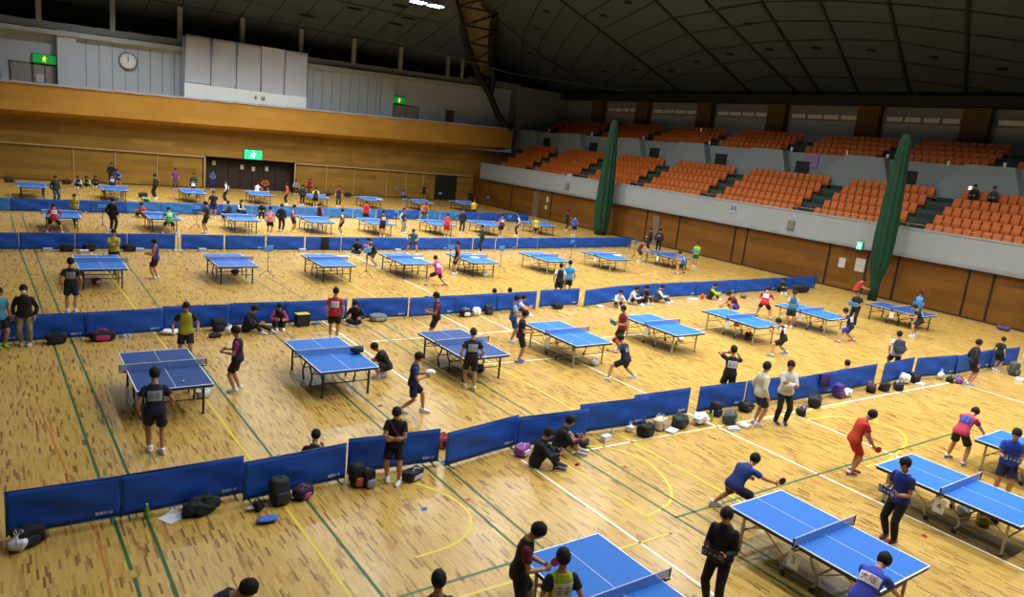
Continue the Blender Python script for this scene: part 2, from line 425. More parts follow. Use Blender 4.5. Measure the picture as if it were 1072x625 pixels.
# wall behind the upper tier with recessed windows
bm = bmesh.new(); box(bm, (53.9, 29, 10.5), (.3, 76, 4.4))
PIER = [gx(u, v, 53.2).y for u, v in ((625, 116), (671, 120), (736, 124), (811, 127), (907, 131), (1019, 137))]+[12.5, 6]
wu = structure('wall_upper', bm, mat('#83888a', .85))
bm = bmesh.new()
for y in PIER: box(bm, (53.5, y, 10.5), (.7, 1.7, 4.4))
link('pier', mesh(bm, 'pier', mat('#5d4a26', .8)), wu)
bm = bmesh.new(); box(bm, (53.2, 29, 12.45), (1.6, 78, .7)); structure('trim_4', bm, mat('#17150f'))
PS = sorted(PIER)
for i in range(len(PS)-1):
    a, b = PS[i]+1.1, PS[i+1]-1.1
    if b < 14: continue
    bm = bmesh.new()
    for k in range(4):
        w = (b-a)/4; box(bm, (53.7, a+w*(k+.5), 11.25), (.06, w-.22, .32))
    box(bm, (53.72, (a+b)/2, 10.1), (.04, b-a, 1.7), mi=1)
    structure('window_%d' % (i+1), bm, [mat('#f2f6fa', .5), mat('#a9b0b0', .8)])
bm = bmesh.new(); box(bm, (50.6, 66.7, 8.0), (8, .3, 9.5)); box(bm, (44, 67.6, 9.5), (7, .3, 7)); box(bm, (54.2, 66.6, 8), (.3, 3, 9)); structure('wall_corner', bm, mat('#7b7e7d', .85))

# ---------------------------------------------------------------- roof
ROOF = mat('#38424c', .9, var=.12, scale=.4); SEAM = mat('#1c1f20', .9)
def rl(x, y): return 14.6+.3*(67-y)
def rs(x, y): return 12.75+.36*(54-x)
def on_left(u, v, up=0):
    d = ray(u, v); t = (14.6+.3*67-CAM_H)/(d.z+.3*d.y); return CAMPOS+d*t+Vector((0, 0, up))
def on_right(u, v, up=0):
    d = ray(u, v); t = (12.75+.36*54-CAM_H)/(d.z+.36*d.x); return CAMPOS+d*t+Vector((0, 0, up))
bm = bmesh.new()
edge = [(30, 15), (31, 45), on_left(476, 0)[:2], on_left(487, 45)[:2], on_left(497, 65)[:2], (41, 70)]
for i in range(len(edge)-1):
    (xa, ya), (xb, yb) = edge[i], edge[i+1]
    quad(bm, [(-15, ya, rl(0, ya)), (xa, ya, rl(0, ya)), (xb, yb, rl(0, yb)), (-15, yb, rl(0, yb))])
    quad(bm, [(-15, ya, rl(0, ya)+.3), (-15, yb, rl(0, yb)+.3), (xb, yb, rl(0, yb)+.3), (xa, ya, rl(0, ya)+.3)])
quad(bm, [(-15, 70, rl(0, 70)), (41, 70, rl(0, 70)), (41, 70, rl(0, 70)+.3), (-15, 70, rl(0, 70)+.3)])
ceil = structure('ceiling', bm, ROOF)
bm = bmesh.new()
for k in range(24):
    x = -13+k*2.33
    if x > 36: continue
    y0 = 44 if x > 30 else 18
    tube(bm, [(x, 69, rl(x, 69)-.02), (x, y0, rl(x, y0)-.02)], .05, 4)
for y in (66.6, 60.5, 54.5, 48.5): tube(bm, [(-12, y, rl(0, y)-.02), (33, y, rl(0, y)-.02)], .05, 4)
link('roof_seam', mesh(bm, 'roof_seam', SEAM), ceil)
bm = bmesh.new()
for u, v in ((321, 16), (371, 9), (427, 19), (414, 25), (418, 6)):
    p = on_left(u, v, -.05); box(bm, p, (1.2, .5, .1))
link('ceiling_grille', mesh(bm, 'ceiling_grille', mat('#15140f')), ceil)
bm = bmesh.new()
R0 = [(54.6, 8), (54.6, 82)]
quad(bm, [(54.6, 4, rs(54.6, 0)), (54.6, 84, rs(54.6, 0)), (40.5, 84, rs(40.5, 0)), (40.5, 4, rs(40.5, 0))])
quad(bm, [(40.5, 4, rs(40.5, 0)), (40.5, 67, rs(40.5, 0)), (26, 44, rs(26, 0)), (26, 4, rs(26, 0))])
quad(bm, [(54.6, 4, rs(54.6, 0)+.3), (26, 4, rs(26, 0)+.3), (26, 44, rs(26, 0)+.3), (40.5, 84, rs(40.5, 0)+.3), (54.6, 84, rs(54.6, 0)+.3)])
ceil2 = structure('ceiling_stand', bm, ROOF)
def ext(p, n=.5): return p[-1]+(p[-1]-p[-2])*n
def r3(l): return [(536+x/4, y/4) for x, y in l]
def r4(l): return [(804+x/4, y/4) for x, y in l]
bm = bmesh.new()
for l in ([(721, 102), (588, 0)], [(793, 104), (686, 0)], [(866, 109), (804, 12)], [(956, 113), (930, 0)], [(1010, 113), (1014, 0)], [(903, 108), (858, 0)], [(842, 104), (738, 0)], [(631, 95), (570, 60), (520, 18)]):
    p = [on_right(u, v, -.03) for u, v in l]; p.append(ext(p, .4)); tube(bm, p, .13 if len(l) == 2 else .08, 5)
link('roof_rib', mesh(bm, 'roof_rib', SEAM), ceil2)
bm = bmesh.new()
for l in (r3([(40, 290), (45, 150), (120, 0)]), r3([(105, 340), (112, 185), (215, 30), (235, 0)]), r3([(165, 380), (185, 225), (290, 75), (410, 0)]), r3([(232, 400), (252, 270), (370, 125), (600, 5)]),
          r3([(305, 405), (318, 315), (440, 180), (670, 75), (1040, 8)]), r3([(380, 410), (388, 355), (515, 238), (730, 140)])+r4([(0, 88), (250, 85), (500, 95), (840, 140), (1072, 172)]),
          r3([(490, 370), (590, 285), (800, 210)])+r4([(0, 172), (300, 163), (530, 170), (830, 222), (1072, 262)]), r3([(590, 395), (680, 325), (870, 265)])+r4([(0, 243), (330, 240), (560, 258), (830, 296), (1072, 330)]),
          r4([(-230, 380), (0, 318), (560, 330), (1072, 395)]), r3([(870, 30)])+r4([(0, 6), (250, 0), (520, 14), (850, 45), (1072, 75)])):
    p = [on_right(u, v, -.02) for u, v in l]; tube(bm, p, .06, 4)
link('roof_seam', mesh(bm, 'roof_seam', SEAM), ceil2)
bm = bmesh.new()
for u, v in r3([(145, 47), (105, 117), (385, 67), (487, 10), (72, 222), (70, 292), (278, 330), (385, 298), (513, 292), (665, 295), (775, 256), (912, 226), (985, 100)])+r4([(5, 207), (203, 200), (432, 210), (692, 240), (980, 288)]):
    p = on_right(u, v, -.06); ball(bm, p, (.35, .35, .08), sub=2)
link('ceiling_speaker_hole', mesh(bm, 'ceiling_speaker_hole', mat('#14130f')), ceil2)
# main arch: two chords with a lattice between them
def poly(pts): return [Vector(p) for p in pts]
LCH = [gy(536, 134, 65.2), gy(529, 131, 65.4), gy(521, 120, 65.7), gy(513, 100, 66), gy(501, 78, 65.6), gy(488, 45, 62.5), gy(479, 10, 59)]; LCH.append(ext(LCH, 1.2))
RCH = [gy(516, 84, 66), gy(514, 60, 65), gy(515, 35, 62.6), gy(520, 8, 60)]; RCH.append(ext(RCH, 1.2))
bm = bmesh.new(); tube(bm, LCH, .34, 8); tube(bm, [LCH[3]]+RCH, .34, 8)
for i in range(7):
    t = i/6
    a = LCH[4].lerp(LCH[7], t); b = RCH[0].lerp(RCH[4], t); c = RCH[0].lerp(RCH[4], min(1, t+.16))
    tube(bm, [a, b], .1, 6); tube(bm, [a, c], .1, 6)
structure('roof_arch', bm, mat('#14130f', .7))
bm = bmesh.new()
LP = [p+Vector((.5, 1.2, .4)) for p in LCH[4:]]; RP = [RCH[0].lerp(RCH[4], i/3)+Vector((.3, 1.2, .4)) for i in range(4)]
for i in range(3): quad(bm, [LP[i], RP[i], RP[i+1], LP[i+1]])
structure('ceiling_arch', bm, mat('#8a7c58', .8))
bm = bmesh.new(); tube(bm, [gy(225, -8, 63), gy(536, 77, 63), gx(690, 101, 52.4)], .06, 5); structure('trim_5', bm, mat('#4b4a44'))
# ================================================================ PEOPLE
def Rx(a): return Matrix.Rotation(radians(a), 3, 'X')
def Ry(a): return Matrix.Rotation(radians(a), 3, 'Y')
def Rz(a): return Matrix.Rotation(radians(a), 3, 'Z')
POSES = {
 'stand':   dict(feet=((-.10, .02, 8), (.10, -.02, -8)), hands=((-.25, .06, .83), (.25, .04, .83))),
 'idle':    dict(feet=((-.09, .10, 10), (.13, -.08, -15)), hands=((-.27, .08, .85), (.31, .20, .90)), lean=6, hp=12),
 'hold':    dict(feet=((-.10, .03, 8), (.11, -.03, -10)), ep=((-.35, -.7, -.8), (.35, -.7, -.8)), hands=((-.14, .29, 1.03), (.14, .29, 1.03)), hp=14, curl=1.2, lean=2),
 'crossed': dict(feet=((-.12, .02, 10), (.12, 0, -10)), hands=((.07, .22, 1.12), (-.07, .25, 1.08)), ep=((-1, -.1, -.25), (1, -.1, -.25)), curl=.9, thb=1),
 'waist':   dict(feet=((-.14, .06, 8), (.12, -.06, -14)), hands=((.02, .25, 1.02), (-.02, .27, 1.05)), ep=((-1, -.3, -.3), (1, -.3, -.3)), hp=28, lean=4, curl=.9, thb=1),
 'serve':   dict(feet=((-.12, .10, 8), (.12, -.06, -12)), hands=((-.06, .34, .98), (.10, .34, 1.0)), hp=34, lean=14, curl=1.1),
 'lookdown':dict(feet=((-.10, .10, 8), (.10, -.06, -10)), hands=((-.12, .36, .80), (.16, .34, .72)), hp=38, lean=24, hip=(-.06, .86), curl=1.0),
 'walk':    dict(feet=((-.08, .30, 3), (.08, -.26, -5)), hands=((-.08, .32, 1.06), (.12, .30, 1.02)), lean=5, hip=(0, .83), hp=14, heel=(0, .05), curl=.9),
 'stride':  dict(feet=((-.08, .28, 3), (.08, -.28, -5)), hands=((-.26, -.10, .85), (.26, .2, .88)), lean=7, hip=(0, .82), hp=8, heel=(0, .07)),
 'ready':   dict(feet=((-.30, .10, 18), (.32, -.10, -22)), hands=((-.22, .40, .86), (.30, .42, .88)), lean=36, hip=(-.12, .74), hp=18, curl=1.1),
 'wide':    dict(feet=((-.48, .18, 24), (.44, -.26, -30)), hands=((-.40, .30, .92), (.42, .36, .96)), lean=30, hip=(-.10, .66), hp=16, curl=1.1, twist=-12),
 'wide2':   dict(feet=((-.46, -.22, 30), (.46, .20, -24)), hands=((-.34, .36, .98), (.46, .30, .90)), lean=32, hip=(-.08, .66), hp=14, curl=1.1, twist=18),
 'reach':   dict(feet=((-.40, -.22, 14), (.34, .34, -16)), hands=((-.22, .36, .66), (.22, .70, .70)), lean=60, hip=(-.14, .64), hp=14, curl=1.1, twist=14),
 'leanover':dict(feet=((-.22, -.04, 10), (.22, -.16, -14)), hands=((-.22, .52, .82), (.24, .50, .80)), lean=54, hip=(-.14, .83), hp=34, curl=.8),
 'photo':   dict(feet=((-.12, .02, 8), (.12, 0, -8)), hands=((-.12, .25, 1.40), (.16, .22, 1.42)), ep=((-1, 0, .1), (.7, .3, -.8)), hp=6, curl=1.0),
 'cross':   dict(feet=((.16, .34, -60), (-.16, .30, 60)), az=.06, hands=((-.22, .34, .30), (.20, .36, .32)), kp=((-1, .25, .35), (1, .25, .35)), lean=16, hip=(0, .12), hp=18, curl=.9, sit=1),
 'knees':   dict(feet=((-.11, .50, 4), (.11, .47, -4)), hands=((-.14, .48, .36), (.13, .50, .38)), kp=((-.2, .25, 1), (.2, .25, 1)), lean=20, hip=(0, .12), hp=14, curl=.8, sit=1),
 'legs':    dict(feet=((-.12, .76, 4), (.13, .52, -4)), hands=((-.18, .42, .30), (.16, .48, .34)), kp=((-.2, .2, 1), (.2, .25, 1)), lean=22, hip=(0, .12), hp=20, curl=.8, sit=1),
 'squat':   dict(feet=((-.16, .08, 14), (.16, -.06, -14)), hands=((-.12, .50, .30), (.14, .52, .24)), kp=((-.45, 1, .4), (.45, 1, .4)), lean=42, hip=(-.16, .34), hp=30, curl=.9, heel=(.02, .07)),
 'bench':   dict(sit=1, feet=((-.12, .42, 6), (.12, .40, -6)), hands=((-.14, .36, .62), (.14, .36, .62)), kp=((-.1, 1, .4), (.1, 1, .4)), lean=14, hip=(0, .48), hp=16, curl=.8),
}
_SK = {}
def ik(a, t, l1, l2, pole):
    d = t-a; L = max(abs(l1-l2)+.02, min(d.length, l1+l2-.004)); dn = d.normalized(); t = a+dn*L
    x = (l1*l1-l2*l2+L*L)/(2*L); h = math.sqrt(max(0, l1*l1-x*x))
    p = Vector(pole); p = p-dn*p.dot(dn)
    p = p.normalized() if p.length > 1e-5 else dn.orthogonal()
    return a+dn*x+p*h, t
def skel(name):
    if name in _SK: return _SK[name]
    P = POSES[name]; S = {'name': name, 'P': P}
    hy, hz = P.get('hip', (0, .875)); lean = P.get('lean', 0); tw = P.get('twist', 0)
    pel = Vector((0, hy, hz)); S['pel'] = pel
    def R(fr): return Rz(tw*fr) @ Rx(-lean*fr)
    spine = []; p = pel.copy(); N = 13; ds = .05
    frac = lambda s: .45+.62*max(0, min(1, s/.5)) if not P.get('sit') else .35+.8*max(0, min(1, s/.5))
    p0 = pel - (R(frac(0)) @ Vector((0, 0, 1)))*.10
    pts = {}
    q = p0.copy(); s = -.10
    line = []
    while s < .555:
        line.append((s, q.copy(), R(frac(s)))); q = q + R(frac(s)) @ Vector((0, 0, ds)); s += ds
    S['line'] = line
    def at(s):
        i = max(0, min(len(line)-2, int((s+.10)/ds))); a, b = line[i], line[i+1]; t = (s-a[0])/ds
        return a[1].lerp(b[1], t), a[2]
    S['at'] = at
    nb, Rn = at(.50); S['neck'] = nb; S['R'] = Rn
    hp = P.get('hp', 4); Rh = Rz(tw+P.get('hy', 0)) @ Rx(-(hp+lean*.35)); S['Rh'] = Rh
    S['head'] = nb + Rn @ Vector((0, .012, .075)) + Rh @ Vector((0, .018, .095))
    sc, Rs = at(.415)
    S['arms'] = []; S['legs'] = []
    ep = P.get('ep', ((-.55, -.8, -.35), (.55, -.8, -.35)))
    for k, sg in ((0, -1), (1, 1)):
        sh = sc + Rs @ Vector((sg*.160, 0, 0))
        w = Vector(P['hands'][k]); d = (w-sh)
        el, w = ik(sh, w, .285, .25, ep[k]); S['arms'].append((sh, el, w))
    kp = P.get('kp', ((-.18, 1, .1), (.18, 1, .1)))
    hl = P.get('heel', (0, 0))
    for k, sg in ((0, -1), (1, 1)):
        hip = pel + R(frac(0)) @ Vector((sg*.085, 0, -.03))
        fx, fy, ya = P['feet'][k]; an = Vector((fx, fy, P.get('az', .085)+hl[k]))
        kn, an2 = ik(hip, an, .415, .40, kp[k]); S['legs'].append((hip, kn, an, -ya, hl[k]))
    # grip frames
    S['hand'] = []
    for k in (0, 1):
        sh, el, w = S['arms'][k]; d = (w-el).normalized()
        ref = Vector((0, 0, 1)) if abs(d.z) < .75 else Vector((0, 1, 0))
        if P.get('thb'): ref = Vector((0, .3, 1))
        th = (ref-d*ref.dot(d)).normalized(); n = d.cross(th)*(-1 if k == 1 else 1)
        S['hand'].append((w, d, th, n))
    S['top'] = (S['head']+Vector((0, 0, .125)))
    _SK[name] = S; return S

TORSO = [(-.09, .120, .088), (-.04, .158, .105), (.02, .166, .110), (.09, .150, .100), (.16, .140, .094), (.24, .146, .100), (.32, .156, .108), (.38, .160, .102), (.43, .138, .088), (.465, .100, .072), (.50, .066, .060), (.53, .055, .056)]
def tloft(bm, S, s0, s1, g=0.0, flare=0.0):
    pts, rad = [], []
    L = [t for t in TORSO if s0-.001 <= t[0] <= s1+.001]
    for s, a, b in L:
        p, R = S['at'](s); pts.append(p); f = flare*max(0, (.15-s)/.25)
        rad.append((a+g+f, b+g+f))
    loft(bm, pts, rad, S['R'] @ Vector((1, 0, 0)), 18, round_cap=False, power=.85)
def seg(a, b, n): return [a.lerp(b, i/n) for i in range(n+1)]
def limb(bm, pts, rads, g=0, n=12, rc=True): loft(bm, pts, [(r+g, r+g) for r in rads], None, n, round_cap=rc)
def legpts(L, upto=1.0):
    hip, kn, an = L[0], L[1], L[2]
    A = seg(hip, kn, 4); B = seg(kn, an, 4)[1:]
    return A+B, [.088, .086, .077, .066, .056, .056, .054, .042, .034]
def armpts(A):
    sh, el, w = A
    return seg(sh, el, 3)+seg(el, w, 3)[1:], [.050, .048, .043, .037, .039, .033, .025]
def hand_mesh(bm, S, k):
    w, d, th, n = S['hand'][k]; c = S['P'].get('curl', .45)
    loft(bm, [w-d*.01, w+d*.03, w+d*.07, w+d*.092], [(.024, .018), (.036, .017), (.040, .015), (.036, .012)], th, 10)
    for i, ln in enumerate((.070, .078, .073, .058)):
        b = w+d*.088+th*(.0335-i*.0223); q = b-d*.02; pts = [q, b]; a = c*.55; dd = d+th*(.09-i*.06)
        dd.normalize()
        for j, fr in enumerate((.45, .32, .23)):
            v = dd*cos(a)+n*sin(a); b = b+v*ln*fr; pts.append(b); a += c*.8
        limb(bm, pts, [.0095, .0092, .0088, .008, .007], n=8)
    b = w+d*.025+th*.030; pts = [w+d*.01+th*.012, b]
    for q, l in (((.55, .75, .25), .034), ((.8, .35, .45), .028), ((.85, .1, .5), .02)):
        v = (d*q[0]+th*q[1]+n*q[2]).normalized(); b = b+v*l; pts.append(b)
    limb(bm, pts, [.014, .013, .011, .010, .008], n=8)
def head_mesh(bm, S):
    c, R = S['head'], S['Rh']
    T = lambda x, y, z: c+R @ Vector((x, y, z))
    ball(bm, T(0, -.008, .022), (.074, .092, .094), sub=3, R=R)
    loft(bm, [T(0, .012, .05), T(0, .020, 0), T(0, .026, -.05), T(0, .034, -.086), T(0, .040, -.104)], [(.070, .070), (.069, .070), (.060, .064), (.044, .046), (.026, .028)], R @ Vector((1, 0, 0)), 16)
    loft(bm, [T(0, .088, .022), T(0, .100, -.006), T(0, .106, -.024), T(0, .094, -.032)], [(.008, .008), (.010, .010), (.016, .011), (.012, .008)], R @ Vector((1, 0, 0)), 8)
    loft(bm, [T(-.022, .080, -.062), T(0, .092, -.060), T(.022, .080, -.062)], [(.006, .008), (.009, .009), (.006, .008)], R @ Vector((0, 0, 1)), 8)
    for s in (-1, 1):
        ball(bm, T(s*.030, .078, .028), (.020, .010, .007), sub=2, R=R)
        ball(bm, T(s*.076, -.006, -.008), (.010, .020, .032), sub=2, R=R)
    nb, Rn = S['neck'], S['R']
    loft(bm, [nb-Rn @ Vector((0, 0, .06)), nb+Rn @ Vector((0, 0, .01)), T(0, -.012, -.05)], [(.062, .060), (.054, .056), (.053, .055)], Rn @ Vector((1, 0, 0)), 14)
def foot_frame(L):
    an, ya, h = L[2], L[3], L[4]
    M = Matrix.Translation((an.x, an.y, 0)) @ Matrix.Rotation(radians(ya), 4, 'Z')
    if h: M = M @ Matrix.Translation((0, .14, 0)) @ Matrix.Rotation(-h*3.2, 4, 'X') @ Matrix.Translation((0, -.14, 0))
    return M
_G = {}
def body(name, hi):
    k = ('b', name, hi)
    if k in _G: return _G[k]
    S = skel(name); bm = bmesh.new()
    tloft(bm, S, -.09, .53)
    for L in S['legs']:
        p, r = legpts(L); limb(bm, p, r)
        M = foot_frame(L)
        q = [M @ Vector(v) for v in ((0, -.035, .05), (0, .03, .05), (0, .09, .035), (0, .15, .028))]
        loft(bm, [L[2]]+[q[0]], [(.034, .036), (.034, .032)], None, 10); loft(bm, q, [(.030, .030), (.036, .034), (.040, .024), (.034, .018)], M.to_3x3() @ Vector((1, 0, 0)), 10)
    for i, A in enumerate(S['arms']):
        p, r = armpts(A); limb(bm, p, r); ball(bm, A[0], .052); hand_mesh(bm, S, i)
    head_mesh(bm, S)
    _G[k] = remesh(bm, .0075 if hi else .014, 'body', 1 if hi else 0, [SKIN]); return _G[k]
def classify(me, S):
    for p in me.polygons:
        c = p.center; m = 9
        for sh, el, w in S['arms']:
            for a, b in ((sh, el), (el, w)):
                t = max(0, min(1, (c-a).dot(b-a)/(b-a).length_squared)); m = min(m, (c-a.lerp(b, t)).length)
        i = min(range(len(S['line'])), key=lambda j: (c-S['line'][j][1]).length)
        _, q, R = S['line'][i]
        x = (c-q).dot(R @ Vector((1, 0, 0))); y = (c-q).dot(R @ Vector((0, 1, 0)))
        if abs(x) > .135 and m < .085: p.material_index = 1
        else: p.material_index = 0 if y > -.02 else 2
def shirt(name, kind, hi):
    k = (kind, name, hi)
    if k in _G: return _G[k]
    S = skel(name); bm = bmesh.new(); j = kind == 'jacket'
    g = .020 if j else .013
    tloft(bm, S, -.09, .50, g, .030)
    for A in S['arms']:
        p, r = armpts(A)
        ball(bm, A[0], .050+g*.6)
        if kind == 'vest': continue
        if j: limb(bm, p[:-1]+[p[-2].lerp(p[-1], .8)], [x+.016 for x in r], n=12, rc=False)
        else: limb(bm, [p[0], p[1], p[1].lerp(p[2], .75)], [r[0]+.012, r[1]+.018, r[2]+.026], n=12, rc=False)
    if j:
        nb, Rn = S['neck'], S['R']
        loft(bm, [nb-Rn @ Vector((0, 0, .05)), nb+Rn @ Vector((0, .0, .025))], [(.090, .085), (.072, .072)], Rn @ Vector((1, 0, 0)), 14, round_cap=False)
    me = remesh(bm, .0125 if hi else .018, 'shirt', 2, [BASE]*3); classify(me, S); _G[k] = me; return me
def pants(name, kind, hi):
    k = (kind, name, hi)
    if k in _G: return _G[k]
    S = skel(name); bm = bmesh.new()
    tloft(bm, S, -.09, .05, .004, .012)
    for L in S['legs']:
        p, r = legpts(L); hip, kn = p[0], p[4]
        if kind == 'shorts': limb(bm, [hip, p[1], p[2], p[3].lerp(p[4], .15)], [.094, .098, .099, .102], rc=False)
        else: limb(bm, p[:-1]+[p[-2].lerp(p[-1], .8)], [.094, .096, .088, .079, .072, .072, .070, .062, .058], rc=False)
    me = remesh(bm, .0125 if hi else .018, kind, 2, [BASE]); _G[k] = me; return me
def shoes(name):
    k = ('shoe', name)
    if k in _G: return _G[k]
    S = skel(name); out = []
    for L in S['legs']:
        bm = bmesh.new(); M = foot_frame(L)
        pts = [(0, -.075, .045), (0, -.055, .052), (0, 0, .056), (0, .06, .046), (0, .12, .036), (0, .165, .031), (0, .19, .028)]
        rad = [(.026, .034), (.038, .052), (.042, .056), (.046, .046), (.050, .036), (.043, .030), (.024, .020)]
        loft(bm, pts, rad, (1, 0, 0), 14)
        box(bm, (0, .055, .010), (.088, .255, .020), mi=1, bev=.008)
        loft(bm, [(0, -.03, .07), (0, -.028, .125)], [(.043, .046), (.044, .046)], (1, 0, 0), 12, mi=1, round_cap=False)
        for v in bm.verts: v.co = M @ v.co
        z = min(v.co.z for v in bm.verts)
        if z < 0 or L[4]:
            for v in bm.verts: v.co.z -= z
        out.append(mesh(bm, 'shoe', [BASE, BASE], True))
    _G[k] = out; return out
def hair(name, style, hi):
    k = ('hair', name, style)
    if k in _G: return _G[k]
    S = skel(name); bm = bmesh.new(); bmesh.ops.create_icosphere(bm, subdivisions=4 if hi else 3, radius=1)
    low = -.085 if style == 'short' else -.15
    dele = []
    for v in bm.verts:
        n = v.co.copy(); x, y, z = n.x*.092, n.y*.111-.012, n.z*.113+.030
        w = 1+.09*noise.noise(n*5)+.10*abs(noise.noise(n*11))+.06*noise.noise(n*24); x *= w; y = -.012+(y+.012)*w; z = .026+(z-.026)*w
        if z < -.02 and y < .0:
            t = (-.02-z)/.06; y = y+.012*t
            if style == 'long': z = -.02-(-.02-z)*1.7
        v.co = Vector((x, y, z))
    for f in bm.faces:
        c = f.calc_center_median()
        if (c.y > .048 and c.z < .034+.035*noise.noise(c*55)) or (c.y > .026 and c.z < -.008) or (c.y > -.004 and c.z < -.038+.02*noise.noise(c*50) and style == 'short') or c.z < low+.02*noise.noise(c*50): dele.append(f)
    bmesh.ops.delete(bm, geom=dele, context='FACES')
    bmesh.ops.solidify(bm, geom=bm.faces[:], thickness=.014)
    if style == 'tail': loft(bm, [(0, -.105, .03), (0, -.15, -.0), (0, -.15, -.08), (0, -.13, -.15)], [(.02, .02), (.03, .03), (.026, .026), (.01, .01)], (1, 0, 0), 10)
    M = Matrix.Translation(S['head']) @ S['Rh'].to_4x4()
    for v in bm.verts: v.co = M @ v.co
    me = mesh(bm, 'hair', [BASE], True); _G[k] = me; return me
def eyes(name):
    k = ('eye', name)
    if k in _G: return _G[k]
    S = skel(name); out = []
    for s in (-1, 1):
        bm = bmesh.new(); ball(bm, S['head']+S['Rh'] @ Vector((s*.030, .0815, .010)), (.013, .008, .006), sub=2, R=S['Rh']); out.append(mesh(bm, 'eye', [mat('#16110e', .3)], True))
    _G[k] = out; return out
def conform(S, sh_me, pts, off, front=False):
    """lay 2-D points (x across, z up, metres, centred on the back or chest) on the shirt"""
    bvh = _G.setdefault(('bvh', sh_me.name), None)
    if bvh is None:
        bvh = BVHTree.FromPolygons([v.co for v in sh_me.vertices], [tuple(p.vertices) for p in sh_me.polygons]); _G[('bvh', sh_me.name)] = bvh
    out = []
    c, R = S['at'](.29); sg = 1 if front else -1
    X, Y, Z = R @ Vector((1, 0, 0)), R @ Vector((0, 1, 0)), R @ Vector((0, 0, 1))
    for x, z in pts:
        o = c+X*x+Z*z+Y*sg*.6
        hit = bvh.ray_cast(o, -Y*sg)
        p = hit[0] if hit[0] is not None else c+X*x+Z*z+Y*sg*.13
        out.append(p+Y*sg*off)
    return out
def bib(name, kind, hi, w=.25, h=.20):
    k = ('bib', name, kind, hi, w)
    if k in _G: return _G[k]
    S = skel(name); sh = shirt(name, kind, hi)
    nx, nz = 6, 5
    G = [(-w/2+w*i/nx, -h/2+h*j/nz) for j in range(nz+1) for i in range(nx+1)]
    P = conform(S, sh, G, .010); Q = conform(S, sh, G, .005)
    bm = bmesh.new(); a = [bm.verts.new(p) for p in P]; b = [bm.verts.new(p) for p in Q]; m = nx+1
    for j in range(nz):
        for i in range(nx):
            bm.faces.new((a[j*m+i], a[j*m+i+1], a[(j+1)*m+i+1], a[(j+1)*m+i])); bm.faces.new((b[j*m+i], b[(j+1)*m+i], b[(j+1)*m+i+1], b[j*m+i+1]))
    rim = [i for i in range(m)]+[j*m+nx for j in range(1, nz+1)]+[nz*m+i for i in range(nx-1, -1, -1)]+[j*m for j in range(nz-1, 0, -1)]
    for i, j in zip(rim, rim[1:]+rim[:1]): bm.faces.new((a[i], b[i], b[j], a[j]))
    bmesh.ops.recalc_face_normals(bm, faces=bm.faces)
    me = mesh(bm, 'number_bib', [BASE], False)
    bm = bmesh.new()
    def st(x0, z0, x1, z1):
        n = 3; top = [(x0+(x1-x0)*i/n, z1) for i in range(n+1)]; bot = [(x0+(x1-x0)*i/n, z0) for i in range(n+1)]
        A = conform(S, sh, top, .0125); B = conform(S, sh, bot, .0125)
        A = [bm.verts.new(p) for p in A]; B = [bm.verts.new(p) for p in B]
        for i in range(n): bm.faces.new((A[i], A[i+1], B[i+1], B[i]))
    for gx_ in (-.055, .055):
        for z in (-.045, .0, .045): st(gx_-.036, z-.006, gx_+.036, z+.006)
        st(gx_-.006, -.055, gx_+.006, .06); st(gx_-.034, -.05, gx_-.024, .01)
    le = mesh(bm, 'lettering', [BASE]); _G[k] = (me, le); return _G[k]
def bib_text(name, kind, hi, s, size, col):
    S = skel(name); sh = shirt(name, kind, hi)
    me = text_mesh(s, size, .0008, mat(col)); 
    bm = bmesh.new(); bm.from_mesh(me); bmesh.ops.subdivide_edges(bm, edges=[e for e in bm.edges if e.calc_length() > .04], cuts=2)
    P = conform(S, sh, [(v.co.x, v.co.y) for v in bm.verts], .013)
    Y = S['R'] @ Vector((0, 1, 0))
    for v, p in zip(bm.verts, P): v.co = p-Y*v.co.z
    return mesh(bm, 'lettering', [mat(col)])
SKIN = mat('#b98560', .55, var=.08, scale=14); BASE = mat('#808080')
def put(name, me, parent, *mats):
    o = link(name, me, parent)
    for i, m in enumerate(mats):
        o.material_slots[i].link = 'OBJECT'; o.material_slots[i].material = m
    return o
def cloth(h): return mat(h, .85, var=.16, scale=7, bump=.25)
NP = [0]
SEGS = []; RECTS = []
def clear(p, offs, r, tables=True, south=False):
    """move a spot clear of the tables and the barrier panels it would cut into"""
    p = p.copy()
    for _ in range(4):
        for o in offs:
            c = p+o
            for a, b in SEGS:
                d = b-a; t = max(0, min(1, (c-a).dot(d)/d.length_squared)); q = a+d*t; e = c-q; e.z = 0
                if e.length < r:
                    n = Vector((-d.y, d.x, 0)).normalized(); cc = p+sum(offs, Vector())/len(offs)-q; s = 1 if cc.dot(n) > 0 else -1
                    if south: s = 1 if n.y < 0 else -1
                    p += n*s*((r-e.dot(n)*s) if south else max(0, r-abs(e.dot(n))))*1.01; c = p+o
            if tables:
                for x, y in RECTS:
                    dx, dy = .80+r-abs(c.x-x), 1.40+r-abs(c.y-y)
                    if dx > 0 and dy > 0:
                        if c.y > 25:
                            yt = y+math.copysign(1.40+r, c.y-y); p.x *= yt/c.y; p.y += yt-c.y
                        elif dx < dy: p.x += math.copysign(dx, c.x-x)
                        else: p.y += math.copysign(dy, c.y-y)
                        c = p+o
    return p
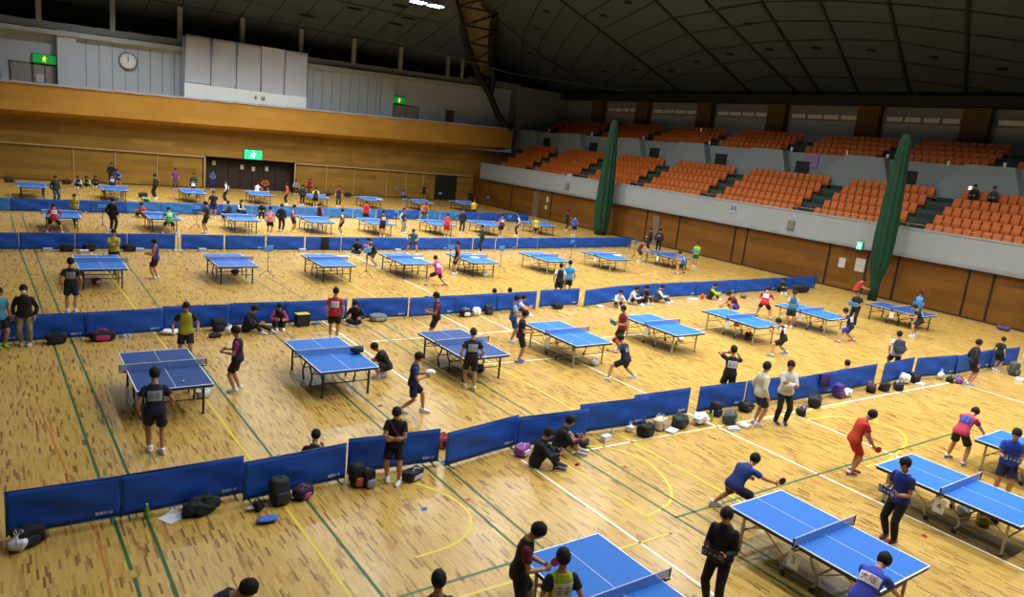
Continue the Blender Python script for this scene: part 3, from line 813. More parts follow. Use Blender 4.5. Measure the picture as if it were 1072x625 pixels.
def person(ref, u, v, pose, az, h, top, tc, bot, bc, label, shoe='#d8d8dc', sole='#e8e8e8', hairc='#120f0d', hs='short', bibc=None, bibt='#333338', text=None, group=None, z0=0.0, dy=0, skin=None):
    S = skel(pose); sc = h/1.72; rz = -radians(az)
    if ref == 'f': p = gp(u, v, z0)
    elif ref == 'w': p = Vector((u, v, z0))
    else:
        t = S['top']*sc; p = gp(u, v, t.z+z0); o = Matrix.Rotation(rz, 3, 'Z') @ Vector((t.x, t.y, 0)); p = Vector((p.x-o.x, p.y-o.y, z0))
    p.z = z0
    if ref != 'w':
        o = Matrix.Rotation(rz, 3, 'Z'); p = clear(p, [o @ Vector((0, 0, 0))]+([o @ Vector((0, .30, 0)), o @ Vector((0, .52, 0))] if S['P'].get('sit') else [o @ Vector((0, hy_, 0)) for hy_ in (S['pel'].y,)]), .27)
        p.y = min(p.y, 66.35); p.x = min(p.x, 41.5)
    hi = (p.x**2+p.y**2) < 30**2
    r = link('person', body(pose, hi), None, p, rz); r.scale = (sc,)*3
    tag(r, label, 'person', group)
    tcs = [cloth(x) for x in tc.split()]
    if len(tcs) == 1: tcs *= 3
    if len(tcs) == 2: tcs = [tcs[0], tcs[1], tcs[0]]
    s_ = put('jacket' if top == 'jacket' else 'shirt', shirt(pose, top, hi), r, *tcs)
    put(bot, pants(pose, bot, hi), r, cloth(bc))
    for me in shoes(pose): put('shoe', me, r, mat(shoe, .6), mat(sole, .6))
    put('hair', hair(pose, hs, hi), r, mat(hairc, .85, bump=.8, scale=55, var=.4))
    if hi:
        for me in eyes(pose): link('eye', me, r)
    if bibc:
        a, b = bib(pose, top, hi, *((.30, .15) if text else ()))
        q = put('number_bib', a, r, mat(bibc, .8, var=.05))
        if text: link('lettering', bib_text(pose, top, hi, text, .115, '#b8484a'), q)
        else: put('lettering', b, q, mat(bibt))
    bpy.context.view_layer.update()
    return r, S
def grip(r, S, k=1):
    w, d, th, n = S['hand'][k]
    ax = (d*.8+th*.6).normalized(); nn = n
    c = w+d*.075+n*.028
    zx = ax.cross(nn).normalized(); nn = zx.cross(ax)
    return r.matrix_world @ Matrix(((zx.x, nn.x, ax.x, c.x), (zx.y, nn.y, ax.y, c.y), (zx.z, nn.z, ax.z, c.z), (0, 0, 0, 1)))
# table tennis bat: blade up +Z, faces +-Y
def bat_meshes():
    bm = bmesh.new()
    def disc(y0, y1, R, mi):
        pts = []
        for k in range(28):
            a = 2*pi*k/28; x = sin(a)*.075*R; z = .125+cos(a)*.082*R
            if z < .062: z = .062+(z-.062)*.4
            pts.append((x, z))
        A = [bm.verts.new((x, y0, z)) for x, z in pts]; B = [bm.verts.new((x, y1, z)) for x, z in pts]
        for f in (bm.faces.new(A), bm.faces.new(B[::-1])): f.material_index = mi
        for k in range(28): f = bm.faces.new((A[k], B[k], B[(k+1) % 28], A[(k+1) % 28])); f.material_index = mi
    disc(-.003, .003, 1, 0); bmesh.ops.recalc_face_normals(bm, faces=bm.faces); bl = mesh(bm, 'blade', [mat('#b98a52', .5)])
    bm = bmesh.new(); disc(.003, .0065, .97, 0); bmesh.ops.recalc_face_normals(bm, faces=bm.faces); r1 = mesh(bm, 'rubber', [mat('#c4202c', .45)])
    bm = bmesh.new(); disc(-.0065, -.003, .97, 0); bmesh.ops.recalc_face_normals(bm, faces=bm.faces); r2 = mesh(bm, 'rubber', [mat('#131315', .45)])
    bm = bmesh.new(); loft(bm, [(0, 0, -.045), (0, 0, 0), (0, 0, .06)], [(.016, .012), (.014, .011), (.016, .009)], (1, 0, 0), 10); h = mesh(bm, 'handle', [mat('#6d4426', .5)], True)
    return bl, r1, r2, h
BAT = bat_meshes()
def paddle(r, S, label, k=1, flip=False):
    e = empty('table_tennis_bat'); M = grip(r, S, k)
    if flip: M = M @ Matrix.Rotation(pi, 4, 'Z')
    e.matrix_world = M
    for nm, me in zip(('blade', 'rubber', 'rubber', 'handle'), BAT): link(nm, me, e)
    tag(e, label, 'table tennis bat', 'bats held by players'); return e
# flip score counter
def counter_meshes(c1, c2, c3):
    bm = bmesh.new(); box(bm, (0, 0, .0), (.46, .012, .19), bev=.004); box(bm, (0, -.03, -.10), (.46, .09, .014), bev=.004)
    fr = mesh(bm, 'back_board', [mat(c1, .5)])
    fl = []
    for x, w, h in ((-.165, .11, .155), (-.055, .07, .10), (.055, .07, .10), (.165, .11, .155)):
        bm = bmesh.new(); box(bm, (x, .012, 0), (w, .006, h), bev=.002)
        for zz in ((-.3, .3) if w > .1 else (0,)): box(bm, (x, .017, zz*h), (w*.55, .003, h*.10), mi=1)
        for s in (-1, 1): box(bm, (x+s*w*.24, .017, 0), (w*.16, .003, h*.66), mi=1)
        fl.append(mesh(bm, 'number_flap', [mat(c2, .6), mat(c3, .6)]))
    return fr, fl
CNT = {'light': counter_meshes('#4a9fd8', '#6fb6e6', '#12325f'), 'dark': counter_meshes('#16459a', '#1c55ae', '#e6ecf4'), 'black': counter_meshes('#15161a', '#1f2126', '#b8bcc4')}
def counter(M, kind, label):
    e = empty('score_counter'); e.matrix_world = M
    fr, fl = CNT[kind]; link('back_board', fr, e)
    for f in fl: link('number_flap', f, e)
    tag(e, label, 'score counter', 'flip score counters'); return e
def held_counter(r, S, kind, label):
    a, b = S['hand'][0], S['hand'][1]
    c = (a[0]+a[1]*.09+b[0]+b[1]*.09)/2+Vector((0, .03, .02))
    k = .72 if kind != 'light' else .9
    return counter(r.matrix_world @ Matrix.Translation(c) @ Matrix.Rotation(radians(-12), 4, 'X') @ Matrix.Scale(k, 4), kind, label)
# ================================================================ TABLES, BARRIERS, BAGS
def tri_net():
    bm = bmesh.new(); n = 40
    box(bm, (0, 0, .835), (1.83, .006, .13)); box(bm, (0, 0, .9075), (1.83, .010, .015), mi=1)
    return mesh(bm, 'net', [mat('#6f92cc', .8, alpha=.55), mat('#e4e6ea', .7)])
NET = tri_net()
def table_proto(blue, leg, apron):
    r = empty('table_tennis_table'); Lm = mat(leg, .45, .2); B = mat(blue, .68, var=.04); WH = mat('#e3e8ee', .5); AP = mat(apron, .5)
    for s in (-1, 1):
        bm = bmesh.new(); y0, y1 = (.004, 1.37) if s > 0 else (-1.37, -.004); c = (y0+y1)/2
        box(bm, (0, c, .7475), (1.525, y1-y0, .025), mi=0)
        z = .7606; e = .022
        def r_(xa, ya, xb, yb): quad(bm, [(xa, ya, z), (xb, ya, z), (xb, yb, z), (xa, yb, z)], 1)
        r_(-.7625, y0, -.7625+e, y1); r_(.7625-e, y0, .7625, y1)
        ye = 1.37*s; r_(-.7625, min(ye, ye-e*s), .7625, max(ye, ye-e*s)); r_(-.004, y0, .004, y1)
        # white rim line on the edge of the board
        quad(bm, [(-.7632, y0, .748), (-.7632, y1, .748), (-.7632, y1, .7602), (-.7632, y0, .7602)], 1); quad(bm, [(.7632, y0, .748), (.7632, y0, .7602), (.7632, y1, .7602), (.7632, y1, .748)], 1)
        quad(bm, [(-.7625, ye+.0006*s, .748), (-.7625, ye+.0006*s, .7602), (.7625, ye+.0006*s, .7602), (.7625, ye+.0006*s, .748)], 1)
        link('tabletop', mesh(bm, 'tabletop', [B, WH]), r)
        bm = bmesh.new()
        for sx in (-1, 1): box(bm, (sx*.735, c, .71), (.03, y1-y0-.04, .052))
        box(bm, (0, 1.34*s, .71), (1.46, .03, .052)); box(bm, (0, .05*s, .71), (1.46, .03, .052))
        link('apron', mesh(bm, 'apron', [AP]), r)
        for sx in (-1, 1):
            bm = bmesh.new(); box(bm, (sx*.60, 1.13*s, .355), (.045, .045, .68), bev=.006); box(bm, (sx*.60, 1.13*s, .012), (.06, .06, .024), mi=1, bev=.006)
            link('leg', mesh(bm, 'leg', [Lm, mat('#1b1b1d')]), r)
            bm = bmesh.new()
            tube(bm, [(sx*.58, .16*s, .69), (sx*.58, .16*s, .56), (sx*.58, .22*s, .44), (sx*.58, .31*s, .34), (sx*.58, .34*s, .24), (sx*.58, .31*s, .15), (sx*.58, .27*s, .11)], .022, 8)
            lg = link('leg', mesh(bm, 'leg', [Lm], True), r)
            bm = bmesh.new(); ball(bm, (sx*.58, .27*s, .055), (.022, .055, .055), sub=2); box(bm, (sx*.58, .27*s, .095), (.05, .05, .05), bev=.01)
            link('wheel', mesh(bm, 'wheel', [mat('#202022', .5)]), lg)
        bm = bmesh.new(); tube(bm, [(-.58, .31*s, .34), (.58, .31*s, .34)], .016, 8); tube(bm, [(-.60, 1.13*s, .36), (.60, 1.13*s, .36)], .014, 8)
        for sx in (-1, 1): tube(bm, [(sx*.60, 1.11*s, .42), (sx*.58, .62*s, .69)], .011, 6); tube(bm, [(sx*.58, .31*s, .34), (sx*.6, .85*s, .69)], .011, 6)
        link('brace', mesh(bm, 'brace', [Lm]), r)
    nt = link('net', NET, r)
    for sx in (-1, 1):
        bm = bmesh.new(); box(bm, (sx*.905, 0, .84), (.02, .025, .155), bev=.004); box(bm, (sx*.84, 0, .735), (.16, .03, .02)); box(bm, (sx*.79, 0, .745), (.05, .05, .05), bev=.006)
        link('net_post', mesh(bm, 'net_post', [mat('#23262e', .4, .5)]), r)
    return r
ORD = ['leftmost', 'second from left', 'third from left', 'fourth from left', 'fifth from left', 'sixth from left', 'seventh from left', 'rightmost']
ROWN = {'A': 'nearest row', 'B': 'second row from the front', 'C': 'third row from the front', 'D': 'fourth row from the front', 'E': 'farthest row by the back wall'}
ROWS = {'A': [(6.72, 5.92), (11.04, 5.60), (15.67, 5.45), (19.9, 5.26)],
 'B': [(2.94, 17.09), (6.89, 17.14), (10.88, 17.08), (14.98, 17.24), (19.53, 17.32), (24.06, 17.33), (29.17, 17.47), (35.44, 16.65)],
 'C': [(2.94, 29.85), (7.60, 30.07), (11.71, 29.96), (15.62, 30.25), (19.42, 30.35), (24.22, 30.56), (29.08, 30.92), (34.6, 31.2)],
 'D': [(2.56, 42.64), (7.2, 43.06), (11.46, 43.2), (16.0, 43.3), (19.9, 43.1), (24.57, 43.43), (28.9, 43.8), (34.25, 44.4)],
 'E': [(1.78, 55.91), (6.44, 56.3), (11.56, 56.85), (16.55, 57.5), (21.13, 57.6), (25.86, 57.6), (30.53, 57.3), (35.57, 58.0)]}
TB = {'light': table_proto('#0066c0', '#b9ad92', '#15223c'), 'lightk': table_proto('#0463b6', '#26272a', '#1b4f94'), 'navy': table_proto('#12407f', '#2a2a2c', '#1d3f7c'), 'sheen': table_proto('#2a60b0', '#222326', '#2b549c')}  # last variant paints a reflected sheen into its tops as a paler blue
KIND = {'A0': 'light', 'A1': 'light', 'A2': 'light', 'A3': 'light', 'B0': 'navy', 'B1': 'lightk', 'B2': 'navy', 'B3': 'light', 'B4': 'light', 'B5': 'light', 'B6': 'light', 'B7': 'navy', 'C1': 'sheen', 'C6': 'light', 'C5': 'light', 'C7': 'navy'}
for row, L in ROWS.items():
    for i, (x, y) in enumerate(L):
        t = copy_tree(TB[KIND.get(row+str(i), 'lightk')]); t.location = (x, y, 0); RECTS.append((x, y))
        o = ORD[i] if len(L) == 8 else ['leftmost', 'second from left', 'third from left', 'rightmost'][i]
        c = {'navy': 'dark blue', 'sheen': 'pale blue'}.get(KIND.get(row+str(i)), 'bright blue')
        tag(t, '%s table tennis table, %s in the %s' % (c, o, ROWN[row]), 'table tennis table', 'table tennis tables in the '+ROWN[row])
def purge(o):
    for c in list(o.children): purge(c)
    bpy.data.objects.remove(o)
for p in TB.values(): purge(p)
# number cards hanging below the net posts
def card(x, y, s, label):
    bm = bmesh.new(); box(bm, (0, 0, 0), (.012, .21, .28), bev=.002)
    r = link('number_card', mesh(bm, 'number_card', [mat('#d9d6cd', .7, var=.04)]), None, (x, y, .50)); r.rotation_euler = (0, radians(4), 0)
    if s:
        l = link('numeral', text_mesh(s, .17, .001, mat('#3a3833')), r, (-.0075, 0, 0)); l.rotation_euler = (radians(90), 0, radians(-90))
    bm = bmesh.new(); tube(bm, [(0, -.05, .14), (.02, -.01, .27)], .003, 4); tube(bm, [(0, .05, .14), (.02, .01, .27)], .003, 4); link('string', mesh(bm, 'string', [mat('#6a675f')]), r)
    tag(r, label, 'number card', 'white number cards under the nets')
for row, i, s, nm in (('A', 1, '3', 'white card reading 3 hung beneath net of second nearest-row table'), ('A', 2, '4', 'white card reading 4 hung beneath net of third nearest-row table'), ('A', 3, '', 'white number card hung beneath net of rightmost nearest-row table'),
    ('B', 3, '', 'white card hung under fourth table of the second row'), ('B', 4, '', 'white card hung under fifth table of the second row'), ('B', 5, '', 'white card hung under sixth table of the second row'),
    ('B', 6, '', 'white card hung under seventh table of the second row'), ('B', 7, '', 'white card hung under rightmost table of the second row'),
    ('C', 5, '', 'white card hung under sixth table of the third row'), ('C', 6, '', 'white card hung under seventh table of the third row'), ('C', 7, '', 'white card hung under rightmost table of the third row')):
    x, y = ROWS[row][i]; card(x-.80, y, s, nm)
# ---------------------------------------------------------------- barriers
BCOL = {'n': mat('#0b4fb4', .7, var=.14, scale=2.5), 'l': mat('#2a74c8', .7, var=.12, scale=2.5)}
FRAME = mat('#2b4e86', .5, .3)
def barrier_proto(w, seed, col, lettered):
    rnd = random.Random(seed); r = empty('barrier_panel'); bm = bmesh.new()
    nx, nz = 28, 8; a1, a2, ph = rnd.uniform(.022, .04), rnd.uniform(.008, .016), rnd.uniform(0, 6)
    def f(x, z):
        t = sin(pi*x/w) * (1-abs(z-.36)/.45)
        return (a1*sin(3.2*x+ph+z*9)+a2*sin(7*x-ph*2-z*13)+.03*noise.noise(Vector((x*1.7, z*3, seed))))*max(.12, t)
    V = {}
    for sd in (0, 1):
        for i in range(nx+1):
            for j in range(nz+1):
                x = w*i/nx; z = .06+.685*j/nz; V[sd, i, j] = bm.verts.new((x-w/2, f(x, z)+(.008 if sd else -.008), z))
    for i in range(nx):
        for j in range(nz):
            bm.faces.new((V[0, i, j], V[0, i+1, j], V[0, i+1, j+1], V[0, i, j+1])); bm.faces.new((V[1, i, j], V[1, i, j+1], V[1, i+1, j+1], V[1, i+1, j]))
    for i in range(nx):
        bm.faces.new((V[0, i, nz], V[0, i+1, nz], V[1, i+1, nz], V[1, i, nz])); bm.faces.new((V[0, i+1, 0], V[0, i, 0], V[1, i, 0], V[1, i+1, 0]))
    for j in range(nz):
        bm.faces.new((V[0, 0, j], V[0, 0, j+1], V[1, 0, j+1], V[1, 0, j])); bm.faces.new((V[0, nx, j+1], V[0, nx, j], V[1, nx, j], V[1, nx, j+1]))
    for fc in bm.faces: fc.smooth = True
    link('cloth_cover', mesh(bm, 'cloth_cover', [BCOL[col]]), r)
    bm = bmesh.new(); tube(bm, [(-w/2, 0, .75), (w/2, 0, .75)], .012, 8); tube(bm, [(-w/2, 0, .05), (w/2, 0, .05)], .010, 8)
    for s in (-1, 1): tube(bm, [(s*w/2, 0, .02), (s*w/2, 0, .75)], .011, 8)
    link('frame', mesh(bm, 'frame', [FRAME]), r)
    for s in (-1, 1):
        bm = bmesh.new(); tube(bm, [(s*(w/2-.12), -.17, .012), (s*(w/2-.12), .17, .012)], .011, 8); tube(bm, [(s*(w/2-.12), 0, .012), (s*(w/2-.12), 0, .06)], .01, 6); link('foot', mesh(bm, 'foot', [mat('#3f8f86', .4, .5)]), r)
    if lettered:
        bm = bmesh.new(); x = w/2-.34
        for k, (ww, bars) in enumerate(((.055, 3), (.055, 3), (.05, 2), (.02, 1), (.04, 2))):
            for b in range(bars):
                xx = x+b*ww/max(1, bars); box(bm, (xx, f(xx+w/2, .15)-.011, .155), (.010, .003, .055 if k != 3 else .02))
            if bars == 3: box(bm, (x+.018, f(x+w/2, .15)-.0115, .165), (.048, .003, .010)); box(bm, (x+.018, f(x+w/2, .15)-.0115, .142), (.048, .003, .008))
            x += ww+.006
        link('printed_lettering', mesh(bm, 'printed_lettering', [mat('#cdd8ec', .7)]), r)
    return r
BP = {}
def barrier(p, q, label, group, seed=0, col='n', lettered=True, ry=0.0):
    w = round((q-p).length, 1); k = (w, seed % 4, col, lettered)
    if k not in BP: BP[k] = barrier_proto(w, 10+seed % 4, col, lettered); t = BP[k]
    else: t = copy_tree(BP[k])
    m = (p+q)/2; t.location = (m.x, m.y, 0); SEGS.append((Vector((p.x, p.y, 0)), Vector((q.x, q.y, 0)))); t.rotation_euler = (0, 0, math.atan2(q.y-p.y, q.x-p.x)); tag(t, label, 'barrier', group); return t
NUMW = ['first', 'second', 'third', 'fourth', 'fifth', 'sixth', 'seventh', 'eighth', 'ninth', 'tenth', 'eleventh', 'twelfth', 'thirteenth', 'fourteenth', 'fifteenth', 'sixteenth', 'seventeenth', 'eighteenth', 'nineteenth', 'twentieth', 'twenty-first', 'twenty-second']
FR = [(3, 516, 127, 498), (127.5, 498, 254, 477.5), (255.5, 484.5, 363, 464), (365, 460, 461.5, 449), (469, 453.5, 543, 434.5), (544, 437, 616, 428), (608, 424, 679, 415.5), (665, 414, 723, 406), (734, 405, 781, 399.5), (783, 399, 829, 393.5), (831, 396, 876, 388.5), (874, 388.5, 919, 381), (927, 380.5, 957.5, 374), (960.5, 375, 1004, 372), (1004, 372.5, 1040, 366), (1040, 366.5, 1068, 363.5)]
for i, (a, b, c, d) in enumerate(FR):
    p, q = gp(a, b, .75), gp(c, d, .75); p.z = q.z = 0
    barrier(p, q, 'blue cloth barrier panel, %s from the left in the front line' % NUMW[i], 'barriers of the front line', i)
MR = [(-40, 334.5, 20, 330.2), (20, 330.3, 90, 327), (90, 327.4, 171, 322.6), (171.5, 321.2, 240, 318.6), (241, 317.8, 300, 315.8), (300, 316.2, 364, 313.3), (369.5, 312.8, 427, 311.5), (429, 312, 478, 309.3), (478, 309.6, 522, 307), (522, 307.2, 562, 305), (566, 304, 607, 302), (613, 304, 647, 299.5), (647, 299.6, 690, 296.7), (690, 296.8, 730, 295), (730, 295.2, 772, 293), (772, 293.1, 814, 291), (814, 291.1, 855, 289)]
for i, (a, b, c, d) in enumerate(MR):
    p, q = gp(a, b, .75), gp(c, d, .75); p.z = q.z = 0
    barrier(p, q, 'blue cloth barrier panel, %s from the left in the second line' % NUMW[i], 'barriers of the second line', i+1)
def line(name, pts, gap, group, cols):
    n = 0; seq = []
    for k in range(len(pts)-1):
        a, b = Vector((*pts[k], 0)), Vector((*pts[k+1], 0)); m = max(1, round((b-a).length/1.93))
        for j in range(m): seq.append((a.lerp(b, j/m), a.lerp(b, (j+1)/m)))
    for i, (p, q) in enumerate(seq):
        d = (q-p).normalized()*.02
        barrier(p+d, q-d, 'blue cloth barrier panel, %s from the left in the %s' % (NUMW[i] if i < len(NUMW) else NUMW[i-22]+' past the twenty-second', name), group, i, cols(i), i % 3 == 1)
line('third line', [(-1.4, 36.3), (6.75, 36.55)], 0, 'barriers of the third line left', lambda i: 'n')
line('third line beyond the white post', [(6.95, 36.5), (14.9, 36.3), (21.7, 36.6), (28.8, 37.2), (38.3, 38.2)], 0, 'barriers of the third line', lambda i: 'n')
line('far line', [(-1.4, 48.3), (12, 49.3), (21.2, 49.8), (32.5, 50.4), (38, 50.8)], 0, 'barriers of the far line', lambda i: 'l' if i in (0, 4, 5, 7, 8, 9, 10, 11, 12, 15, 16) else 'n')
bm = bmesh.new(); tube(bm, [(6.85, 36.4, 0), (6.85, 36.4, .95)], .05, 8); box(bm, (6.85, 36.4, .02), (.4, .4, .04), bev=.01)
tag(link('white_post', mesh(bm, 'white_post', [mat('#c8c2b4')])), 'white post in the gap of the third barrier line', 'post')

# ---------------------------------------------------------------- bags and other belongings
def noisy(bm, amp, sc, seed=0):
    for v in bm.verts:
        n = noise.noise_vector(v.co*sc+Vector((seed*3.1, seed, 0))); v.co += n*amp
def rbox(l, w, h, sub=4, sq=.55):
    t = bmesh.new(); bmesh.ops.create_uvsphere(t, u_segments=24, v_segments=16, radius=1)
    for v in t.verts:
        x, y, z = v.co; f = lambda a: math.copysign(abs(a)**sq, a); v.co = Vector((f(x)*l/2, f(y)*w/2, f(z)*h/2+h/2))
    for f in t.faces: f.smooth = True
    return t
def ground(bm):
    z = min(v.co.z for v in bm.verts)
    for v in bm.verts: v.co.z -= z
NB = [0]
def duffel(c, c2, l=.55, w=.28, h=.30):
    NB[0] += 1; r_ = empty('sports_bag'); t = rbox(l, w, h*.9, sq=.45); noisy(t, .055, 4.5, NB[0]); noisy(t, .018, 14, NB[0]); ground(t)
    link('bag_body', mesh(t, 'bag_body', [cloth(c)], True), r_)
    bm = bmesh.new()
    for s in (-1, 1): tube(bm, [(-l*.22, s*w*.44, h*.55), (-l*.2, s*w*.3, h*1.02), (0, s*w*.12, h*1.16), (l*.2, s*w*.3, h*1.02), (l*.22, s*w*.44, h*.55)], .012, 6)
    link('strap', mesh(bm, 'strap', [cloth(c2)], True), r_)
    t = rbox(l*.55, .07, h*.5, sq=.4)
    for v in t.verts: v.co += Vector((0, -w*.46, h*.15))
    link('pocket', mesh(t, 'pocket', [cloth(c2)], True), r_)
    return r_
def backpack(c, c2, w=.32, d=.20, h=.46):
    NB[0] += 1; r_ = empty('backpack'); t = rbox(w, d, h, sq=.45); noisy(t, .035, 5, NB[0]); noisy(t, .012, 14, NB[0]); ground(t)
    for v in t.verts: v.co.y += .06*v.co.z/h
    link('bag_body', mesh(t, 'bag_body', [cloth(c)], True), r_)
    t = rbox(w*.72, .09, h*.45, sq=.45)
    for v in t.verts: v.co += Vector((0, -d*.46, h*.08))
    link('pocket', mesh(t, 'pocket', [cloth(c2)], True), r_)
    bm = bmesh.new()
    for s in (-1, 1): tube(bm, [(s*w*.25, d*.4, h*.9), (s*w*.3, d*.75, h*.7), (s*w*.3, d*.8, h*.4), (s*w*.3, d*.5, h*.12)], .016, 6)
    tube(bm, [(-.05, .06, h*.98), (0, .06, h*1.06), (.05, .06, h*.98)], .010, 6)
    link('strap', mesh(bm, 'strap', [cloth(c2)], True), r_); return r_
def heap(name, c, l=.35, w=.28, h=.16, amp=.06, part=None, c2=None):
    NB[0] += 1; t = rbox(l, w, h, sq=.8); bmesh.ops.subdivide_edges(t, edges=t.edges[:], cuts=1, use_grid_fill=True); noisy(t, amp, 7, NB[0]); noisy(t, amp*.3, 22, NB[0]); ground(t)
    o = link(name, mesh(t, name, [cloth(c)], True))
    if c2:
        t = rbox(l*.6, w*.6, h*.5, sq=.8); bmesh.ops.subdivide_edges(t, edges=t.edges[:], cuts=1, use_grid_fill=True); noisy(t, amp, 9, NB[0]+5)
        for v in t.verts: v.co.z += h*.55
        link(part or 'lining', mesh(t, part or 'lining', [cloth(c2)], True), o)
    return o
def plastic(c='#dfe3e6', s=1.0):
    NB[0] += 1; r_ = empty('plastic_bag'); t = bmesh.new(); bmesh.ops.create_icosphere(t, subdivisions=4, radius=1)
    for v in t.verts:
        z = v.co.z; k = 1 if z < .2 else max(.25, 1-(z-.2)*1.1); v.co = Vector((v.co.x*.13*k, v.co.y*.10*k, (z+1)*.14))*s
    noisy(t, .03, 9, NB[0]); noisy(t, .012, 28, NB[0]); ground(t)
    for f in t.faces: f.smooth = True
    link('bag_body', mesh(t, 'bag_body', [mat(c, .35, var=.06)], True), r_)
    bm = bmesh.new()
    for q in (-1, 1): tube(bm, [(q*.02*s, 0, .24*s), (q*.06*s, 0, .31*s), (q*.03*s, .01, .35*s), (q*.01*s, 0, .26*s)], .008*s, 6)
    link('handle', mesh(bm, 'handle', [mat(c, .35, var=.06)], True), r_); return r_
def bottle(c, cap='#e8e8e8', h=.22):
    r_ = empty('drink_bottle'); bm = bmesh.new(); loft(bm, [(0, 0, 0), (0, 0, .01), (0, 0, h*.6), (0, 0, h*.72), (0, 0, h*.86), (0, 0, h*.9)], [(.028, .028), (.033, .033), (.033, .033), (.031, .031), (.014, .014), (.013, .013)], (1, 0, 0), 14, round_cap=False)
    link('bottle_body', mesh(bm, 'bottle_body', [mat(c, .25, var=.05)], True), r_)
    bm = bmesh.new(); loft(bm, [(0, 0, h*.89), (0, 0, h)], [(.016, .016), (.015, .015)], (1, 0, 0), 12, round_cap=False); link('cap', mesh(bm, 'cap', [mat(cap, .4)]), r_); return r_
def papers(n=2):
    bm = bmesh.new()
    for k in range(n): box(bm, (k*.16-.08, k*.04, .004+.003*k), (.22, .30, .004), rz=.3*k)
    return link('paper_sheet', mesh(bm, 'paper_sheet', [mat('#dfe2ea', .7, var=.03)]))
def carton(c='#e6e6e6', l=.24, w=.13, h=.09, top='#cfd3d8'):
    r_ = empty('box'); bm = bmesh.new(); box(bm, (0, 0, h/2), (l, w, h), bev=.006); link('box_body', mesh(bm, 'box_body', [mat(c, .6)]), r_)
    bm = bmesh.new(); box(bm, (0, 0, h+.004), (l*1.03, w*1.05, .012), bev=.004); link('lid', mesh(bm, 'lid', [mat(top, .6)]), r_); return r_
def sneakers(c, sole='#e8e8ea'):
    r_ = empty('pair_of_shoes')
    for s in (-1, 1):
        bm = bmesh.new(); q = s*.07
        loft(bm, [(q, -.12, .05), (q, -.06, .055), (q, .02, .045), (q, .09, .035), (q, .14, .03)], [(.032, .04), (.04, .05), (.044, .04), (.046, .032), (.026, .022)], (1, 0, 0), 12); box(bm, (q, .01, .012), (.088, .27, .024), mi=1, bev=.008); ground(bm)
        link('shoe', mesh(bm, 'shoe', [mat(c, .7), mat(sole, .6)], True), r_)
    return r_
def place(o, u, v, label, cat, rz=0.0, group='belongings along the barriers', z=0.0, s=1.0):
    p = gp(u, v, z)
    if z == 0 and group != 'bags under the tables': p = clear(p, [Vector()], south=True, r=.30 if cat in ('bag', 'backpack', 'towel', 'jacket') else .15)
    o.location = (p.x, p.y, z); o.rotation_euler = (0, 0, rz); s *= .86 if cat in ('bag', 'backpack') else 1; o.scale = (s, s, s); return tag(o, label, cat, group)
K = '#17181c'
place(duffel(K, '#2a2b30', .5, .3, .34), 30, 562, 'round black bag at left end of the front barrier line', 'bag', .3)
place(plastic('#cfd2dc'), 20, 577, 'whitish plastic bag in front of round black bag, bottom left', 'plastic bag', .2)
place(bottle('#5ca52f', '#d9e8c8', .26), 152, 538, 'green drink bottle standing by second front barrier', 'bottle')
place(papers(2), 182, 541, 'white paper sheets on floor before second front barrier', 'paper', .5)
place(heap('crumpled_jacket', '#1c2622', .6, .4, .2, .09, 'lining', '#1b2544'), 209, 533, 'dark green crumpled jacket by second front barrier', 'jacket', .2)
place(heap('white_towel', '#c9cdd4', .3, .14, .06, .04), 262, 527, 'small whitish towel at foot of third front barrier', 'towel', .2)
place(duffel('#141417', '#26272b', .2, .16, .22), 270, 534, 'small black pouch before third front barrier', 'bag', .2)
place(heap('folded_shirt', '#3f66b8', .34, .2, .07, .03, 'collar', '#b8c4da'), 280, 546, 'blue and white folded shirt lying on open floor', 'shirt', .1)
place(backpack('#22262c', '#2b3038', .40, .28, .54), 290, 523, 'large black backpack leaning on third front barrier', 'backpack', .1)
place(duffel('#1b2138', '#c8508c', .4, .26, .26), 315, 519, 'navy and pink bag beside large black backpack', 'bag', .3)
place(backpack('#15161a', '#b5623c', .34, .30, .46), 371, 505, 'black tote bag with rust-coloured top before fourth front barrier', 'bag', .1)
place(backpack('#131418', '#8f93a2', .30, .26, .38), 385, 509, 'black rucksack with grey patch by standing man in black', 'backpack', .2)
place(duffel('#15161b', '#b9bfd0', .55, .30, .24), 432, 501, 'black sports bag with white pattern right of man in black', 'bag', .35)
place(duffel('#b5482a', '#1c1c20', .34, .26, .34), 464, 468, 'rust red bag seen in gap behind the front barriers', 'bag')
place(duffel('#8c4c9c', '#e2d4e6', .48, .3, .28), 541, 473, 'purple and white striped bag left of two seated people', 'bag', .4)
place(heap('black_sack', '#16171b', .5, .4, .2, .06, 'scarf', '#c8307c'), 602, 464, 'black bag topped with bright pink cloth beside seated pair', 'bag', .3)
place(carton('#e4e7ea', .26, .14, .12), 634, 461, 'white tissue box standing alone before front barrier', 'box', .2)
place(bottle('#a8b8c4', '#6f8aa8', .2), 639.5, 457, 'clear drink bottle behind white tissue box', 'bottle')
place(plastic('#dde2e6', .8), 659, 452, 'white plastic bag left of black sports bag at barrier', 'plastic bag')
place(duffel('#141519', '#24262b', .5, .34, .36), 675, 456, 'plump black sports bag beside beige bag', 'bag', .2)
place(duffel('#c9bfa4', '#a89f88', .5, .34, .40), 690, 449, 'beige and white bag between two dark bags', 'bag', .4)
place(carton('#ece9e2', .34, .22, .05), 703, 452, 'flat white box on the white floor line', 'box', .3)
place(duffel('#23262e', '#33363f', .6, .36, .36), 711, 447, 'dark grey sports bag right of beige bag', 'bag', .3)
place(heap('towel_pile', '#e6e6ec', .46, .34, .24, .08, 'blue_towel', '#2a93d4'), 732, 444, 'white and blue towel pile with red trim at barrier end', 'towel', .2)
